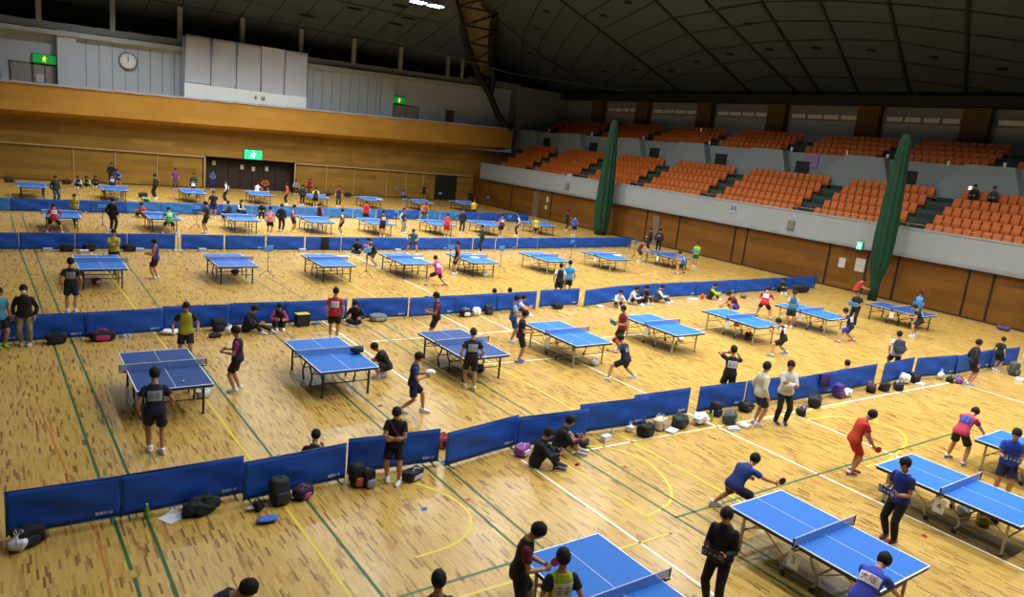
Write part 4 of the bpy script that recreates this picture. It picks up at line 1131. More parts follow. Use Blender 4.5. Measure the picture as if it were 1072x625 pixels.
place(bottle('#7fb048', '#e0e6d0', .3), 744.5, 441, 'yellow-green bottle beside grey patterned bag', 'bottle')
place(backpack('#1a1b20', '#2a2c33', .34, .26, .44), 741, 431, 'black rucksack leaning on ninth front barrier', 'backpack')
place(duffel('#3d4148', '#8d9096', .6, .38, .34), 763, 443, 'grey patterned sports bag behind beige hoodie person', 'bag', .5)
place(sneakers('#c9d4dc'), 768, 450, 'pair of pale shoes in front of grey patterned bag', 'shoes', .8)
place(carton('#e8e8e6', .3, .2, .06), 780, 447, 'flat white tray next to beige hoodie person', 'box', .3)
place(duffel('#1b1d22', '#30333a', .5, .3, .3), 777, 429, 'dark bag behind legs of beige hoodie person', 'bag')
place(duffel('#17181c', '#c9ccd2', .5, .3, .26), 838, 434, 'black bag with pale tag beside man with folded arms', 'bag', .5)
place(duffel('#1a1c21', '#2c2e35', .7, .4, .38), 852, 425, 'large dark duffel along the eleventh front barrier', 'bag', .5)
place(backpack('#4a2c78', '#7a2f6c', .40, .28, .50), 871, 414, 'purple backpack against twelfth front barrier', 'backpack', .1)
place(heap('white_towel', '#dfe3ea', .44, .3, .22, .08, 'blue_cloth', '#3f6fb4'), 885, 415, 'white and blue towel beside purple backpack', 'towel', .2)
place(duffel('#191b20', '#c22f3e', .5, .32, .28), 911, 410, 'black, red and white bag right of purple backpack', 'bag', .4)
place(duffel('#15161a', '#22242a', .4, .3, .3), 925, 409, 'black bag at gap before thirteenth front barrier', 'bag')
place(duffel('#17181c', '#dfe0e4', .55, .34, .30), 940, 408, 'black and white bag below thirteenth front barrier', 'bag', .6)
place(heap('white_shirt', '#e4e5e8', .4, .3, .3, .06), 946, 401, 'white shirt draped over bag at thirteenth barrier', 'shirt')
place(duffel('#141518', '#26282c', .6, .3, .36), 953, 399, 'tall black bag between thirteenth and fourteenth barriers', 'bag', 1.0)
place(sneakers('#dfe2e4'), 963, 403, 'white shoes right of tall black bag', 'shoes', .4)
place(plastic('#e3e6e6', 1.1), 984, 397, 'white plastic bag before fourteenth front barrier', 'plastic bag')
place(duffel('#17181c', '#7cc23a', .4, .28, .26), 995, 400, 'black and lime bag beside white plastic bag', 'bag')
place(duffel('#8a4f96', '#2a1f30', .38, .28, .26), 1003, 401, 'purple bag at feet of man in dark jacket', 'bag', .3)
place(backpack('#3d4a40', '#59645a', .42, .34, .56), 1061, 393, 'grey green backpack at right end of front barriers', 'backpack', -.2)
place(carton('#e7eaec', .4, .24, .1), 1067, 399, 'white box in front of grey green backpack', 'box', .2)
place(bottle('#a9cfe8', '#dfe8ee', .5), 1070, 381, 'tall pale blue bottle at the right picture edge', 'bottle')
place(duffel('#5a3f78', '#2c2238', .7, .34, .26), 1050, 346, 'purple bag lying by right wall', 'bag', 1.4)
# second line
place(duffel('#15171c', '#22252b', .55, .34, .36), 57, 354, 'dark bag near man with white face mask', 'bag')
place(duffel('#18191d', '#c8306c', .75, .36, .34), 106, 355, 'black bag with pink top at second barrier line', 'bag')
place(sneakers('#b9c2d8'), 129, 351, 'blue and white shoes beside black and pink bag', 'shoes', .5)
place(heap('white_cloth', '#dfe2e6', .5, .3, .12, .04), 178, 350, 'white cloth left of player in yellow and black', 'cloth')
place(backpack('#14161a', '#23262b', .44, .34, .44), 229, 346, 'black backpack left of seated man in black jacket', 'backpack')
place(duffel('#15161a', '#24262b', .4, .2, .14), 225, 353, 'flat black pouch right of player in yellow and black', 'bag')
place(plastic('#dfe3e4'), 240, 350, 'white plastic bag touching black backpack in second line', 'plastic bag')
def toolbox(c, c2):
    r_ = carton(c, .5, .34, .48, c2); return r_
place(toolbox('#16171a', '#cdb83a'), 316, 341, 'black box bag with yellow lid at second barrier line', 'bag', .1)
place(sneakers('#4f7f78'), 331, 340, 'green shoes beside yellow-lidded black box bag', 'shoes', .4)
place(duffel('#6d7470', '#9aa09c', .7, .36, .28), 393, 334, 'grey duffel left of barrier gap in second line', 'bag')
place(duffel('#15161a', '#dfe0e2', .55, .34, .34), 482, 329, 'black bag with white cloth on top, second barrier line', 'bag')
place(heap('white_sack', '#e4e6e8', .42, .3, .34, .07), 493, 328, 'white cloth sack between two dark bags, second line', 'bag')
place(backpack('#24282f', '#33373f', .4, .3, .42), 503.5, 326, 'dark backpack right of white cloth sack', 'backpack')
place(plastic('#e6e9ee', 1.3), 555, 322, 'white plastic bag near tenth panel of second line', 'plastic bag')
place(duffel('#14151a', '#20232a', .6, .34, .26), 580, 322, 'dark bag lying at lone second-line barrier', 'bag')
place(backpack('#1a1c22', '#23262c', .34, .2, .5), 446, 322, 'black bag at second barrier line beside player in black and purple', 'bag')
place(carton('#dfe6ec', .3, .2, .08), 628, 322, 'pale box beside four people seated at second line', 'box')
place(carton('#e8e8e4', .5, .3, .06), 725, 314, 'flat white box left of lime and black seated person', 'box')
place(heap('red_bag', '#d8472e', .22, .2, .3, .03), 735, 313, 'small red bag at lime and black seated person', 'bag')
place(heap('khaki_bag', '#6d6440', .5, .3, .2, .05), 778, 312, 'khaki bag right of crouching player in maroon', 'bag')
place(duffel('#14161c', '#1f2228', 1.4, .5, .5), 838, 306, 'long dark bag heap at right end of second line', 'bag')
# third line
for i, (u, v, f, l, c) in enumerate(((50, 263, 0, 'white box by third barrier line left of yellow shirt player', ''), (70, 263, 1, 'black bag by third line left of yellow shirt player', K), (94, 263, 1, 'taller black bag at third line behind yellow shirt player', '#101216'), (134, 262, 1, 'dark duffel right of yellow shirt player at third line', K), (88, 265, 0, 'white box beside taller black bag at third line', ''), (146, 263, 0, 'pale box near umpire in red and blue', ''),
    (212, 263, 0, 'white box behind pale blue table of third row', ''), (316, 263, 0, 'white box behind third-row middle table', ''), (416, 263, 0, 'beige box behind fourth table of third row', ''))):
    o = duffel(c, '#24262b', .6, .36, .4) if f else carton('#aeb4ba', .34, .22, .13); place(o, u, v, l, 'bag' if f else 'box')
# under the tables
for u, v, kd, l in ((400, 394, 'w', 'white towel under second table of the second row'), (212, 416, 'w', 'white cloth under dark blue table at left'), (438, 318, 'k', ''), (771, 341, 'r', 'red bag under far end of sixth second-row table'), (783, 352, 'r', 'red bag under near end of sixth second-row table'),
    (1008, 540, 'w', 'white bag under third nearest-row table'), (1028, 548, 'y', 'yellow and black bag under third nearest-row table'), (712, 357, 'w', 'pale bag under fifth second-row table'), (622, 382, 'w', 'pale bag under fourth second-row table'), (502, 389, 'n', 'navy bag under third second-row table'),
    (101, 297, 'r2', 'red and white bag under leftmost third-row table'), (246, 287, 'k', 'dark bag under pale blue third-row table'), (508, 289, 'w', 'white bag under fifth third-row table'), (696, 279, 'r', 'dark red bag under rightmost third-row table'), (1038, 545, 'k', 'black bag next to yellow bag under nearest-row table')):
    if not l: continue
    c, c2 = {'w': ('#d4d8da', '#b9bec2'), 'k': (K, '#2a2b30'), 'r': ('#a02a24', '#701c1a'), 'y': ('#c0a52c', '#1a1a18'), 'n': ('#1c2440', '#11152a'), 'r2': ('#a82838', '#d8d0d0')}[kd]
    place(duffel(c, c2, .38, .24, .22), u, v, l, 'bag', .6, 'bags under the tables')
# far belongings by the back wall and far lines
for u, v, c, l in ((150, 207, '#2a2c33', 'grey bag on floor near back wall papers'), (153, 212, '#7fae50', 'green bag near the far left tables'), (343, 205, '#5a2e28', 'brown bag by back wall right of doors'), (364, 206, '#1b1c20', 'black bag by back wall behind far tables'), (70, 193, '#2b2622', 'dark bag at foot of back wall, left'), (10, 191, '#4a2a28', 'reddish bag at far left by back wall')):
    place(duffel(c, '#24262b', .7, .4, .45), u, v, l, 'bag', 0, 'bags near the back wall')
# balls on tables and floor
for i, (u, v, z, l) in enumerate(((192, 399, .78, 'white ball on dark blue table at left'), (344.5, 270, .78, 'white ball on middle third-row table'), (625, 388, .02, 'white ball on floor in front of fourth second-row table'), (559, 390, .02, 'white ball on floor before table gap in second row'))):
    bm = bmesh.new(); ball(bm, (0, 0, 0), .021, sub=3); o = link('table_tennis_ball', mesh(bm, 'table_tennis_ball', [mat('#f2f2ee', .5)], True)); place(o, u, v, l, 'ball', 0, 'balls', z)
# things lying on tables
o = heap('dark_towel', '#1c2744', .34, .2, .16, .04); place(o, 373.5, 370, 'dark towel lying at net of second-row table', 'towel', 0, 'things on tables', .765)
for u, v, l in ((437, 270.5, 'white sheet on fourth third-row table'), (360, 269, 'white sheet on middle third-row table'), (497, 270, 'white sheet on fifth third-row table'), (646, 267.5, 'white sheet on seventh third-row table'), (397, 208.5, 'white board on sixth far-row table')):
    bm = bmesh.new(); box(bm, (0, 0, .02), (.5, .34, .04), bev=.005); o = link('white_board', mesh(bm, 'white_board', [mat('#d3dbe6', .6)])); place(o, u, v, l, 'board', .1, 'things on tables', .765)
# purple cloth and jackets over barriers
def drape(u, v, c, l, cat, w=.45, h=.42, name='draped_towel'):
    p = gp(u, v, .77); bm = bmesh.new(); n = 12; R = []
    for j in range(2):
        for i in range(n+1):
            pass
    P = []
    for s, z in ((-.035, .77-h), (-.030, .6), (-.026, .74), (0, .775), (.026, .74), (.03, .55)):
        P.append([bm.verts.new((-w/2+w*i/n, s+.008*sin(i*1.7)*(1 if z < .7 else 0)-(.02 if z < .5 else 0), z)) for i in range(n+1)])
    for a, b in zip(P, P[1:]):
        for i in range(n): bm.faces.new((a[i], a[i+1], b[i+1], b[i]))
    bmesh.ops.recalc_face_normals(bm, faces=bm.faces); bmesh.ops.solidify(bm, geom=bm.faces[:], thickness=.012)
    o = link(name, mesh(bm, name, [cloth(c)], True), None, (p.x, p.y, 0)); tag(o, l, cat); return o
drape(865, 391, '#33217a', 'purple towel hung over twelfth front barrier', 'towel').rotation_euler.z = -.15
drape(341, 248, '#17191f', 'black jacket hung over third barrier line', 'jacket', .4, .68, 'draped_jacket')

# ---------------------------------------------------------------- score counters on stands
def stand(u, v, label, cl, white=False):
    p = gp(u, v); r = empty('counter_stand', (p.x, p.y, 0), .6)
    bm = bmesh.new(); tube(bm, [(0, 0, .22), (0, 0, 1.12)], .014, 8); link('pole', mesh(bm, 'pole', [mat('#2a2c30', .4, .5)]), r)
    for k in range(3):
        a = k*2*pi/3+.4; bm = bmesh.new(); tube(bm, [(0, 0, .32), (cos(a)*.30, sin(a)*.30, .10), (cos(a)*.34, sin(a)*.34, .0)], .010, 6); link('leg', mesh(bm, 'leg', [mat('#2a2c30', .4, .5)]), r)
    bm = bmesh.new(); box(bm, (0, 0, 1.125), (.34, .2, .015), bev=.003); link('tray', mesh(bm, 'tray', [mat('#2f3a4a', .5)]), r)
    tag(r, 'dark tripod stand '+label, 'counter stand', 'tripod stands for score counters')
    counter(Matrix.Translation((p.x, p.y, 1.245)) @ Matrix.Rotation(radians(200), 4, 'Z'), 'light', cl)
for u, v, l in ((280, 290, 'left of middle third-row table'), (383, 290, 'right of middle third-row table'), (470, 284, 'left of player in black and red, third row'), (523, 284, 'right of fifth third-row table'), (597, 274, 'between sixth and seventh third-row tables'), (663, 272, 'left of rightmost third-row table'),
    (107.5, 241, 'left of tall dark figure in fourth row'), (206, 240, 'right of player in green, fourth row'), (414, 240, 'by fifth fourth-row table'), (477, 241, 'by sixth fourth-row table'), (532, 244, 'by seventh fourth-row table'), (460, 216, 'between the last far-row tables'), (510, 220, 'right of the last far-row table'), (414, 210, 'in front of far right back wall'),):
    stand(u, v, l, 'pale blue score counter on stand '+l)

# ---------------------------------------------------------------- spectator seats
def seat_mesh():
    bm = bmesh.new(); n = 6
    prof = [(.17, .20, 0), (.20, .24, 0), (.20, .40, 0), (.18, .56, 0), (.15, .60, 0), (.11, .585, 0), (.08, .62, 0), (.05, .74, 0), (.015, .86, 0), (-.005, .88, 0), (-.02, .86, 0), (.01, .72, 0), (.05, .5, 0), (.08, .30, 0), (.10, .20, 0)]
    L = []
    for (x, z, _) in prof:
        row = []
        for i in range(n+1):
            t = i/n*2-1; e = 1-.10*(abs(t)**4 if z > .6 else 0); row.append(bm.verts.new((-x+.02*t*t*(z < .58)-.03*t*t*(z > .6), t*.225*e, z)))
        L.append(row)
    for a, b in zip(L, L[1:]+L[:1]):
        for i in range(n): bm.faces.new((a[i], a[i+1], b[i+1], b[i]))
    for k in (0, n):
        f = [r[k] for r in L]; bm.faces.new(f if k else f[::-1])
    bmesh.ops.recalc_face_normals(bm, faces=bm.faces)
    for f in bm.faces: f.smooth = True
    box(bm, (-.08, 0, .16), (.06, .3, .32), mi=1)
    return mesh(bm, 'stadium_seat', [mat('#b85800', .6, var=.10, scale=3), mat('#2c302e')])
SEAT = seat_mesh()
spots = []
def near(y, A, h): return any(abs(y-a) < h for a in A)
for i in range(5):
    for k in range(104):
        y = 12.2+k*.5
        if y > 63.5 or near(y, AISLE_L, .85): continue
        spots.append((LX+i*LD+.42, y, LZ+i*LR, 0))
for i in range(4):
    for k in range(100):
        y = 15+k*.5
        if y > 64.0 or near(y, AISLE_U, .8): continue
        spots.append((UX+i*UD+.42, y, UZ+i*UR, 1))
def vis(s):
    u, v, z = px((s[0], s[1], s[2]+.6)); return z > 0 and -8 < u < 1080
spots = sorted([s for s in spots if vis(s)], key=lambda s: s[0]**2+s[1]**2)
for s in spots[:300]:
    tag(link('stadium_seat', SEAT, None, s[:3]), 'orange plastic seat in the upper tier of the stand' if s[3] else 'orange plastic seat in the lower tier of the stand', 'stadium seat', 'upper tier seats' if s[3] else 'lower tier seats')
src = [(v.co.copy()) for v in SEAT.vertices]; fs = [(tuple(p.vertices), p.material_index) for p in SEAT.polygons]
VV, FF, MI = [], [], []
for s in spots[300:]:
    b = len(VV); VV += [(c.x+s[0], c.y+s[1], c.z+s[2]) for c in src]
    for f, m in fs: FF.append(tuple(i+b for i in f)); MI.append(m)
me = bpy.data.meshes.new('distant_seats'); me.from_pydata(VV, [], FF); me.materials.append(SEAT.materials[0]); me.materials.append(SEAT.materials[1])
for p, m in zip(me.polygons, MI): p.material_index = m; p.use_smooth = True
tag(link('distant_seats', me), 'far rows of orange plastic seats towards the back of the stand', 'seats', None, 'stuff')

# ---------------------------------------------------------------- gathered green divider nets
def gathered(x, y, prof, label):
    bm = bmesh.new(); n = 48; L = []
    for z, r in prof:
        L.append([bm.verts.new((x+cos(2*pi*k/n)*r*(1+.16*sin(k*2*pi*9/n+z*.2)), y+sin(2*pi*k/n)*r*(1+.16*sin(k*2*pi*9/n+z*.2)), z)) for k in range(n)])
    for a, b in zip(L, L[1:]):
        for k in range(n): bm.faces.new((a[k], a[(k+1) % n], b[(k+1) % n], b[k]))
    bm.faces.new(L[0]); bm.faces.new(L[-1][::-1]); bmesh.ops.recalc_face_normals(bm, faces=bm.faces)
    e = empty('divider_net', (x, y, 0)); o = link('net_cloth', mesh(bm, 'net_cloth', [mat('#083a20', .9, var=.25, scale=1.5)], True), e, (-x, -y, 0))
    bm = bmesh.new(); tube(bm, [(0, 0, prof[-1][0]-.1), (0, 0, rs(x, y)-.05)], .008, 6); link('rope', mesh(bm, 'rope', [mat('#20241f')]), e)
    tag(e, label, 'divider net', 'gathered green divider nets')
gathered(40.6, 44.2, [(.0, .42), (.6, .50), (1.6, .58), (3.2, .60), (5, .54), (6.6, .44), (8.2, .32), (9.0, .25), (9.3, .14)], 'tall gathered green net hanging at middle of the stand')
gathered(40.6, 20.8, [(0, .22), (.9, .23), (1.3, .27), (1.8, .38), (2.4, .47), (3.6, .50), (5, .47), (6.6, .41), (8.2, .32), (9.0, .26), (9.35, .13)], 'tall gathered green net hanging at right part of the stand')

# ---------------------------------------------------------------- signs, clock, covered board, ceiling lamp
def exit_sign(p, w, h, face, label, green='#12b04a', st=1.2, d=.16):
    e = empty('exit_sign', p); e.rotation_euler = (0, 0, face)
    bm = bmesh.new(); box(bm, (0, .06, 0), (w+.06, d, h+.06), bev=.01); link('housing', mesh(bm, 'housing', [mat('#2b3a30')]), e)
    bm = bmesh.new(); box(bm, (0, -.025, 0), (w, .02, h)); link('lit_panel', mesh(bm, 'lit_panel', [mat(green, .5, emit=st)]), e)
    bm = bmesh.new(); k = h*.9
    ball(bm, (.02*k, -.04, .34*k), .10*k, sub=2)
    for q in ([(.0, .24), (-.04, -.02)], [(-.04, -.02), (.12, -.2), (.06, -.42)], [(-.04, -.02), (-.12, -.22), (-.28, -.30)], [(0, .2), (.18, .08), (.28, .14)], [(0, .2), (-.16, .14), (-.2, -.02)]):
        tube(bm, [(a*k, -.04, b*k) for a, b in q], .055*k, 6)
    link('running_figure', mesh(bm, 'running_figure', [mat('#f2e24a' if st < 1 else '#f4f6e8', .5, emit=st*1.5)]), e)
    tag(e, label, 'exit sign', 'green exit signs')
exit_sign(gy(46.5, 62, 67.2), 1.5, .62, 0, 'lit green exit sign over door at upper left', '#0c8a34', st=.7)
exit_sign(gy(418, 105, 66.9), 1.25, .6, 0, 'lit green exit sign over gallery door by pilaster', '#0c8a34', st=.7)
exit_sign(gy(265, 162, 66.8), 1.55, .8, 0, 'bright green exit sign above dark double doors', '#1fd07a', 1.5)
exit_sign(gx(900, 257, 41.75), .34, .46, -pi/2, 'small green exit sign under the stand parapet', '#38e0a0', 1.6)
exit_sign(gx(725, 166, 47.45), .5, .5, -pi/2, 'pale lit exit sign on wall between seat tiers', '#c8f0d8', 1.2)
c = gy(134, 64, 66.85); e = empty('wall_clock', c)
bm = bmesh.new(); loft(bm, [(0, .1, 0), (0, -.02, 0)], [(.66, .66), (.66, .66)], (1, 0, 0), 36, round_cap=False); link('rim', mesh(bm, 'rim', [mat('#55595a', .4, .4)]), e)
bm = bmesh.new(); loft(bm, [(0, -.02, 0), (0, -.035, 0)], [(.58, .58), (.58, .58)], (1, 0, 0), 36, round_cap=False); link('dial', mesh(bm, 'dial', [mat('#cdd3d4', .6, var=.03)]), e)
bm = bmesh.new()
for k in range(12): a = k*pi/6; box(bm, (sin(a)*.5, -.04, cos(a)*.5), (.035, .01, .10), M=Matrix.Translation((sin(a)*.5, 0, cos(a)*.5)) @ Matrix.Rotation(a, 4, 'Y') @ Matrix.Translation((-sin(a)*.5, 0, -cos(a)*.5)))
link('hour_mark', mesh(bm, 'hour_mark', [mat('#2c2f31')]), e)
for ln, a in ((.30, .08), (.44, -.02)):
    bm = bmesh.new(); tube(bm, [(0, -.045, -.06), (sin(a)*ln, -.045, cos(a)*ln)], .022, 6); link('hand', mesh(bm, 'hand', [mat('#17191a')]), e)
tag(e, 'round white wall clock on grey gallery wall', 'clock')
xs0, xs1 = 12.75, 22.95; e = empty('covered_board', ((xs0+xs1)/2, 65.9, 7.5)); SH = mat('#eef3ff', .7, var=.05, scale=.8)
bm = bmesh.new(); w = xs1-xs0; box(bm, (0, .55, 2.3), (w, .9, 5.1)); box(bm, (0, .0, .6), (w, .14, 1.15), mi=1); box(bm, (-w/2-.01, .02, .6), (.05, .16, 1.15), mi=2); box(bm, (w/2+.01, .02, .6), (.05, .16, 1.15), mi=2)
link('board_case', mesh(bm, 'board_case', [mat('#b4c0d2'), mat('#dfe8e8', .6), mat('#2f8f78')]), e)
for k in range(5):
    bm = bmesh.new(); wk = w/5-.06; x0 = -w/2+w/5*k+.03; n, m_ = 10, 14; G = []
    lo = (1.25, 1.05, .95, .95, .95)[k]
    for j in range(m_+1):
        G.append([bm.verts.new((x0+wk*i/n, -.05+.05*noise.noise(Vector((x0+wk*i/n*1.2, j*.5, k)))+(.02 if i in (0, n) else 0), lo+(4.98-lo)*j/m_-(.22*sin(pi*i/n) if (j == 0 and k in (1, 2)) else 0)+(.1*abs(sin(i)) if j == 0 and k == 1 else 0))) for i in range(n+1)])
    for a, b in zip(G, G[1:]):
        for i in range(n): bm.faces.new((a[i], a[i+1], b[i+1], b[i]))
    bmesh.ops.solidify(bm, geom=bm.faces[:], thickness=.02); bmesh.ops.recalc_face_normals(bm, faces=bm.faces)
    link('cover_sheet', mesh(bm, 'cover_sheet', [SH], True), e)
bm = bmesh.new()
for k in range(6): tube(bm, [(-w/2+w/5*k, -.02, 1.0), (-w/2+w/5*k, -.02, 5.15)], .025, 5)
link('cord', mesh(bm, 'cord', [mat('#3b4048')]), e)
bm = bmesh.new()
for x, ww in ((.62, .16), (1.15, .10), (1.32, .16)): 
    box(bm, (x, -.085, .62), (ww, .02, .26)); box(bm, (x, -.085, .82), (ww*.6, .02, .08))
link('printed_lettering', mesh(bm, 'printed_lettering', [mat('#5c6468')]), e)
tag(e, 'large display board covered with white sheets on gallery parapet', 'covered board')
p = gp(447, 5, 14.6); e = empty('ceiling_light', p)
bm = bmesh.new()
for s in (-1, 1): box(bm, (s*.62, 0, .2), (1.0, .8, .3), bev=.05)
tube(bm, [(-.62, 0, .3), (-.62, 0, 8)], .03, 6); tube(bm, [(.62, 0, .3), (.62, 0, 8)], .03, 6); link('housing', mesh(bm, 'housing', [mat('#3a3a38', .5, .4)]), e)
for s in (-1, 1):
    bm = bmesh.new(); box(bm, (s*.62, 0, .03), (.9, .7, .06), bev=.02); link('lens', mesh(bm, 'lens', [mat('#eef2ff', .3, emit=14)]), e)
tag(e, 'bright twin ceiling light hanging near top of picture', 'ceiling light')
# ================================================================ THE PEOPLE IN THE PHOTO
BK, NV, WHT, SK_ = '#16161b', '#1a2242', '#e4e6ea', '#b98560'
def P(*a, pad=None, cnt=None, flip=False, **k):
    r, S = person(*a, **k)
    if pad: paddle(r, S, pad, 1, flip)
    if cnt: held_counter(r, S, cnt[0], cnt[1])
    return r
# --- nearest row
P('h', 566, 547, 'serve', 128, 1.70, 'tee', '#17151a #6e1620 #17151a', 'shorts', '#15151a', 'person in black and red shirt looking down at red bat, bottom centre', pad='red bat held by person in black and red shirt', flip=True)
P('h', 599, 572, 'stand', 20, 1.70, 'tee', '#8f9a16 #1a1a22 #9aa61a', 'shorts', '#1b1b22', 'person with yellow-green back and dark sleeves at bottom centre', bibc='#cfd2c0', bibt='#6a6d62')
P('h', 460, 598, 'stand', 20, 1.66, 'tee', BK, 'shorts', BK, 'dark-haired person in black cut off at bottom edge')
P('h', 259, 607, 'leanover', 110, 1.68, 'tee', '#15161c #15161c #15161c', 'shorts', BK, 'person in black with blue back print bending at bottom edge', bibc='#1e4fa8', bibt='#5fa4ee')
P('h', 762, 532, 'hold', 252, 1.72, 'jacket', '#14161a #14161a #1a1d1e', 'trousers', '#121316', 'umpire in black tracksuit holding dark counter, nearest row', cnt=('black', 'black score counter held by umpire in black tracksuit'), shoe='#d9dbe0')
P('w', *gp(769, 539)[:2], 'reach', 104, 1.72, 'tee', '#1c2c66 #1f3f9a #1d3270', 'shorts', '#151a30', 'player in dark blue reaching with black bat at table end', pad='black bat held by player reaching over table end', shoe='#e6e9f0')
P('f', 889.5, 496, 'lookdown', 122, 1.72, 'tee', '#b3261a #c02232 #c8402a', 'shorts', '#b01f28', 'player all in red looking down with red bat', pad='red bat held by player all in red', shoe='#8c1f28', flip=True)
P('f', 931, 566, 'hold', 280, 1.76, 'tee', '#1a358c #1b2a5a #1a358c', 'trousers', '#131418', 'umpire in royal blue shirt and black trousers between two tables', cnt=('dark', 'blue score counter held by umpire in royal blue shirt'), shoe='#7c1c22')
P('w', 9.84, 4.22, 'leanover', 86, 1.72, 'tee', '#3242a8 #2f46b4 #3a4ab8', 'shorts', '#15172a', 'player in violet blue shirt with white bib reading red letters', bibc='#e6e6ea', text='大阪')
P('f', 1006, 485, 'leanover', 92, 1.70, 'tee', '#b8304a #b8304a #c03a54', 'shorts', '#131318', 'player in crimson shirt bending over rightmost nearest table', bibc='#2a3f9c', bibt='#4f7fd8', shoe='#6f6a78')
P('h', 1066, 449, 'hold', 246, 1.72, 'tee', '#1d3ca0 #2352b8 #1d3ca0', 'shorts', '#17203f', 'umpire in blue shirt and navy shorts at right edge', cnt=('dark', 'dark blue score counter held by umpire at right edge'))
# --- front barrier
P('f', 410.5, 504, 'waist', 214, 1.62, 'tee', '#121217 #17161c #121217', 'shorts', '#121217', 'person in black shirt with lilac sash standing before front barrier', skin=None)
P('h', 331, 450, 'knees', 30, 1.62, 'tee', BK, 'shorts', BK, 'dark head of person sitting behind third front barrier')
P('f', 560, 487, 'knees', 128, 1.70, 'jacket', '#16181c', 'trousers', '#15161a', 'seated person in black jacket, nearer of the pair at front barrier', shoe='#3a3a40')
P('f', 583, 473, 'knees', 122, 1.72, 'jacket', '#17191f', 'shorts', '#1a1b20', 'seated person in black jacket with bare knees, farther of the pair', shoe='#9a9aa4')
P('f', 790.5, 445, 'stand', 112, 1.80, 'jacket', '#cfc7ae', 'shorts', '#1b2244', 'person in beige hoodie and navy shorts at front barrier', shoe='#d8c6cc')
P('f', 816, 443, 'crossed', 214, 1.82, 'jacket', '#c9c6bc', 'trousers', '#141519', 'person in pale hoodie with folded arms at front barrier', shoe='#2c2624')
P('h', 769, 362, 'photo', 42, 1.74, 'tee', '#15161c', 'shorts', '#14151a', 'person in black with white bib raising arms behind front barrier', bibc='#dde0ea', bibt='#5a62a8')
P('h', 891, 378, 'knees', 40, 1.66, 'tee', BK, 'shorts', BK, 'dark head of person sitting behind twelfth front barrier')
P('f', 933, 393, 'stride', 48, 1.72, 'tee', '#b9c0cc #c4cad4 #a8b0be', 'shorts', '#131419', 'person in pale grey shirt carrying a backpack behind front barrier')
P('f', 1013, 403, 'stand', 134, 1.72, 'jacket', '#1b2029 #16181e #1b2029', 'shorts', '#17181c', 'person in dark jacket with light blue front at right barriers', shoe='#8fa0bc')
P('f', 1034, 386, 'stand', 110, 1.40, 'tee', BK, 'shorts', BK, 'small child in black by right barriers')
# --- second row
P('f', 162, 474, 'idle', 8, 1.76, 'tee', '#161a30 #161a30 #171b33', 'shorts', '#15182a', 'player in navy with grey bib at near end of leftmost second-row table', bibc='#9ea3aa', bibt='#72777f', pad='red bat held by player with grey bib, left', shoe='#cfd0da')
P('h', 195, 316.5, 'idle', 192, 1.72, 'tee', '#a9a41c #15171d #15171d', 'shorts', '#14161a', 'player in black shirt with yellow-green chest at left table')
P('f', 248, 410, 'hold', 300, 1.70, 'tee', '#171319 #7c2260 #2a1524', 'shorts', '#141217', 'umpire in black and magenta between the left second-row tables', shoe='#dedfe4')
P('h', 352, 301, 'stand', 26, 1.72, 'tee', '#a8202a #a01d28 #b0222c', 'shorts', '#141317', 'player in red with white bib behind second second-row table', bibc='#dfe2ec', bibt='#8a90b0', pad='red bat held by player in red behind second table')
P('f', 399, 395, 'squat', 300, 1.66, 'tee', '#121317', 'shorts', '#15161a', 'person in black crouching beside second second-row table', shoe='#b8bcc6')
P('f', 430, 432, 'walk', 118, 1.62, 'tee', '#1d2c5a #1f3f86 #1a2650', 'shorts', '#171d3a', 'person in navy blue walking with white towel in hands')
P('f', 485, 404, 'idle', 24, 1.74, 'tee', '#15171d #15171d #15171d', 'shorts', '#16192a', 'player in black with grey bib at third second-row table', bibc='#a8b0ae', bibt='#7d8684', pad='red bat held by player at third second-row table', shoe='#c8c83a', hairc='#3a2a1a')
P('h', 457, 306, 'hold', 300, 1.74, 'tee', '#1b1320 #8a2a58 #241738', 'shorts', '#151319', 'player in black and purple behind third second-row table')
P('f', 542, 379, 'hold', 118, 1.72, 'tee', '#17121a #17121a #3a1838', 'shorts', '#171019', 'person in black and plum at left of fourth second-row table', shoe='#5a4f9a')
P('f', 534.5, 358, 'hold', 118, 1.70, 'tee', '#2a5cae #aebfd8 #2450a0', 'shorts', '#1d3a7c', 'umpire in blue and white behind person in plum', cnt=('light', 'pale blue counter held by umpire in blue and white'))
P('f', 649, 397, 'wide', 338, 1.68, 'tee', '#161a2c #161a2c #171b2e', 'shorts', '#15182a', 'player in navy with white number crouching at fourth second-row table', bibc='#2a3048', bibt='#e2e5ea', pad='black bat held by player in navy at fourth table', shoe='#d5d8de')
P('h', 653, 320, 'hold', 284, 1.66, 'tee', '#8c1a20', 'shorts', '#16161a', 'umpire in red holding pale blue counter by fifth table', cnt=('light', 'pale blue counter held by umpire in red'))
P('f', 814, 372, 'wide', 330, 1.70, 'vest', '#15181c #aab6c0 #14171b', 'shorts', '#131518', 'player in black vest with white bib at sixth second-row table', bibc='#e0e3e8', bibt='#9aa0b4', shoe='#5f86b4')
P('f', 798, 333, 'ready', 62, 1.74, 'tee', '#b81e30', 'shorts', '#141418', 'player in red with white bib right of sixth table', bibc='#e4dfe4', bibt='#b49aa8', shoe='#5a2630')
P('f', 765, 329, 'squat', 300, 1.86, 'tee', '#5c1722', 'shorts', '#2a3ec4', 'player in maroon and bright blue shorts behind sixth table')
P('f', 830, 342, 'hold', 232, 1.70, 'tee', '#3a6a90 #a9c0ac #20242a', 'shorts', '#15171c', 'umpire in teal and pale green by seventh second-row table', cnt=('light', 'pale blue counter held by umpire in teal'))
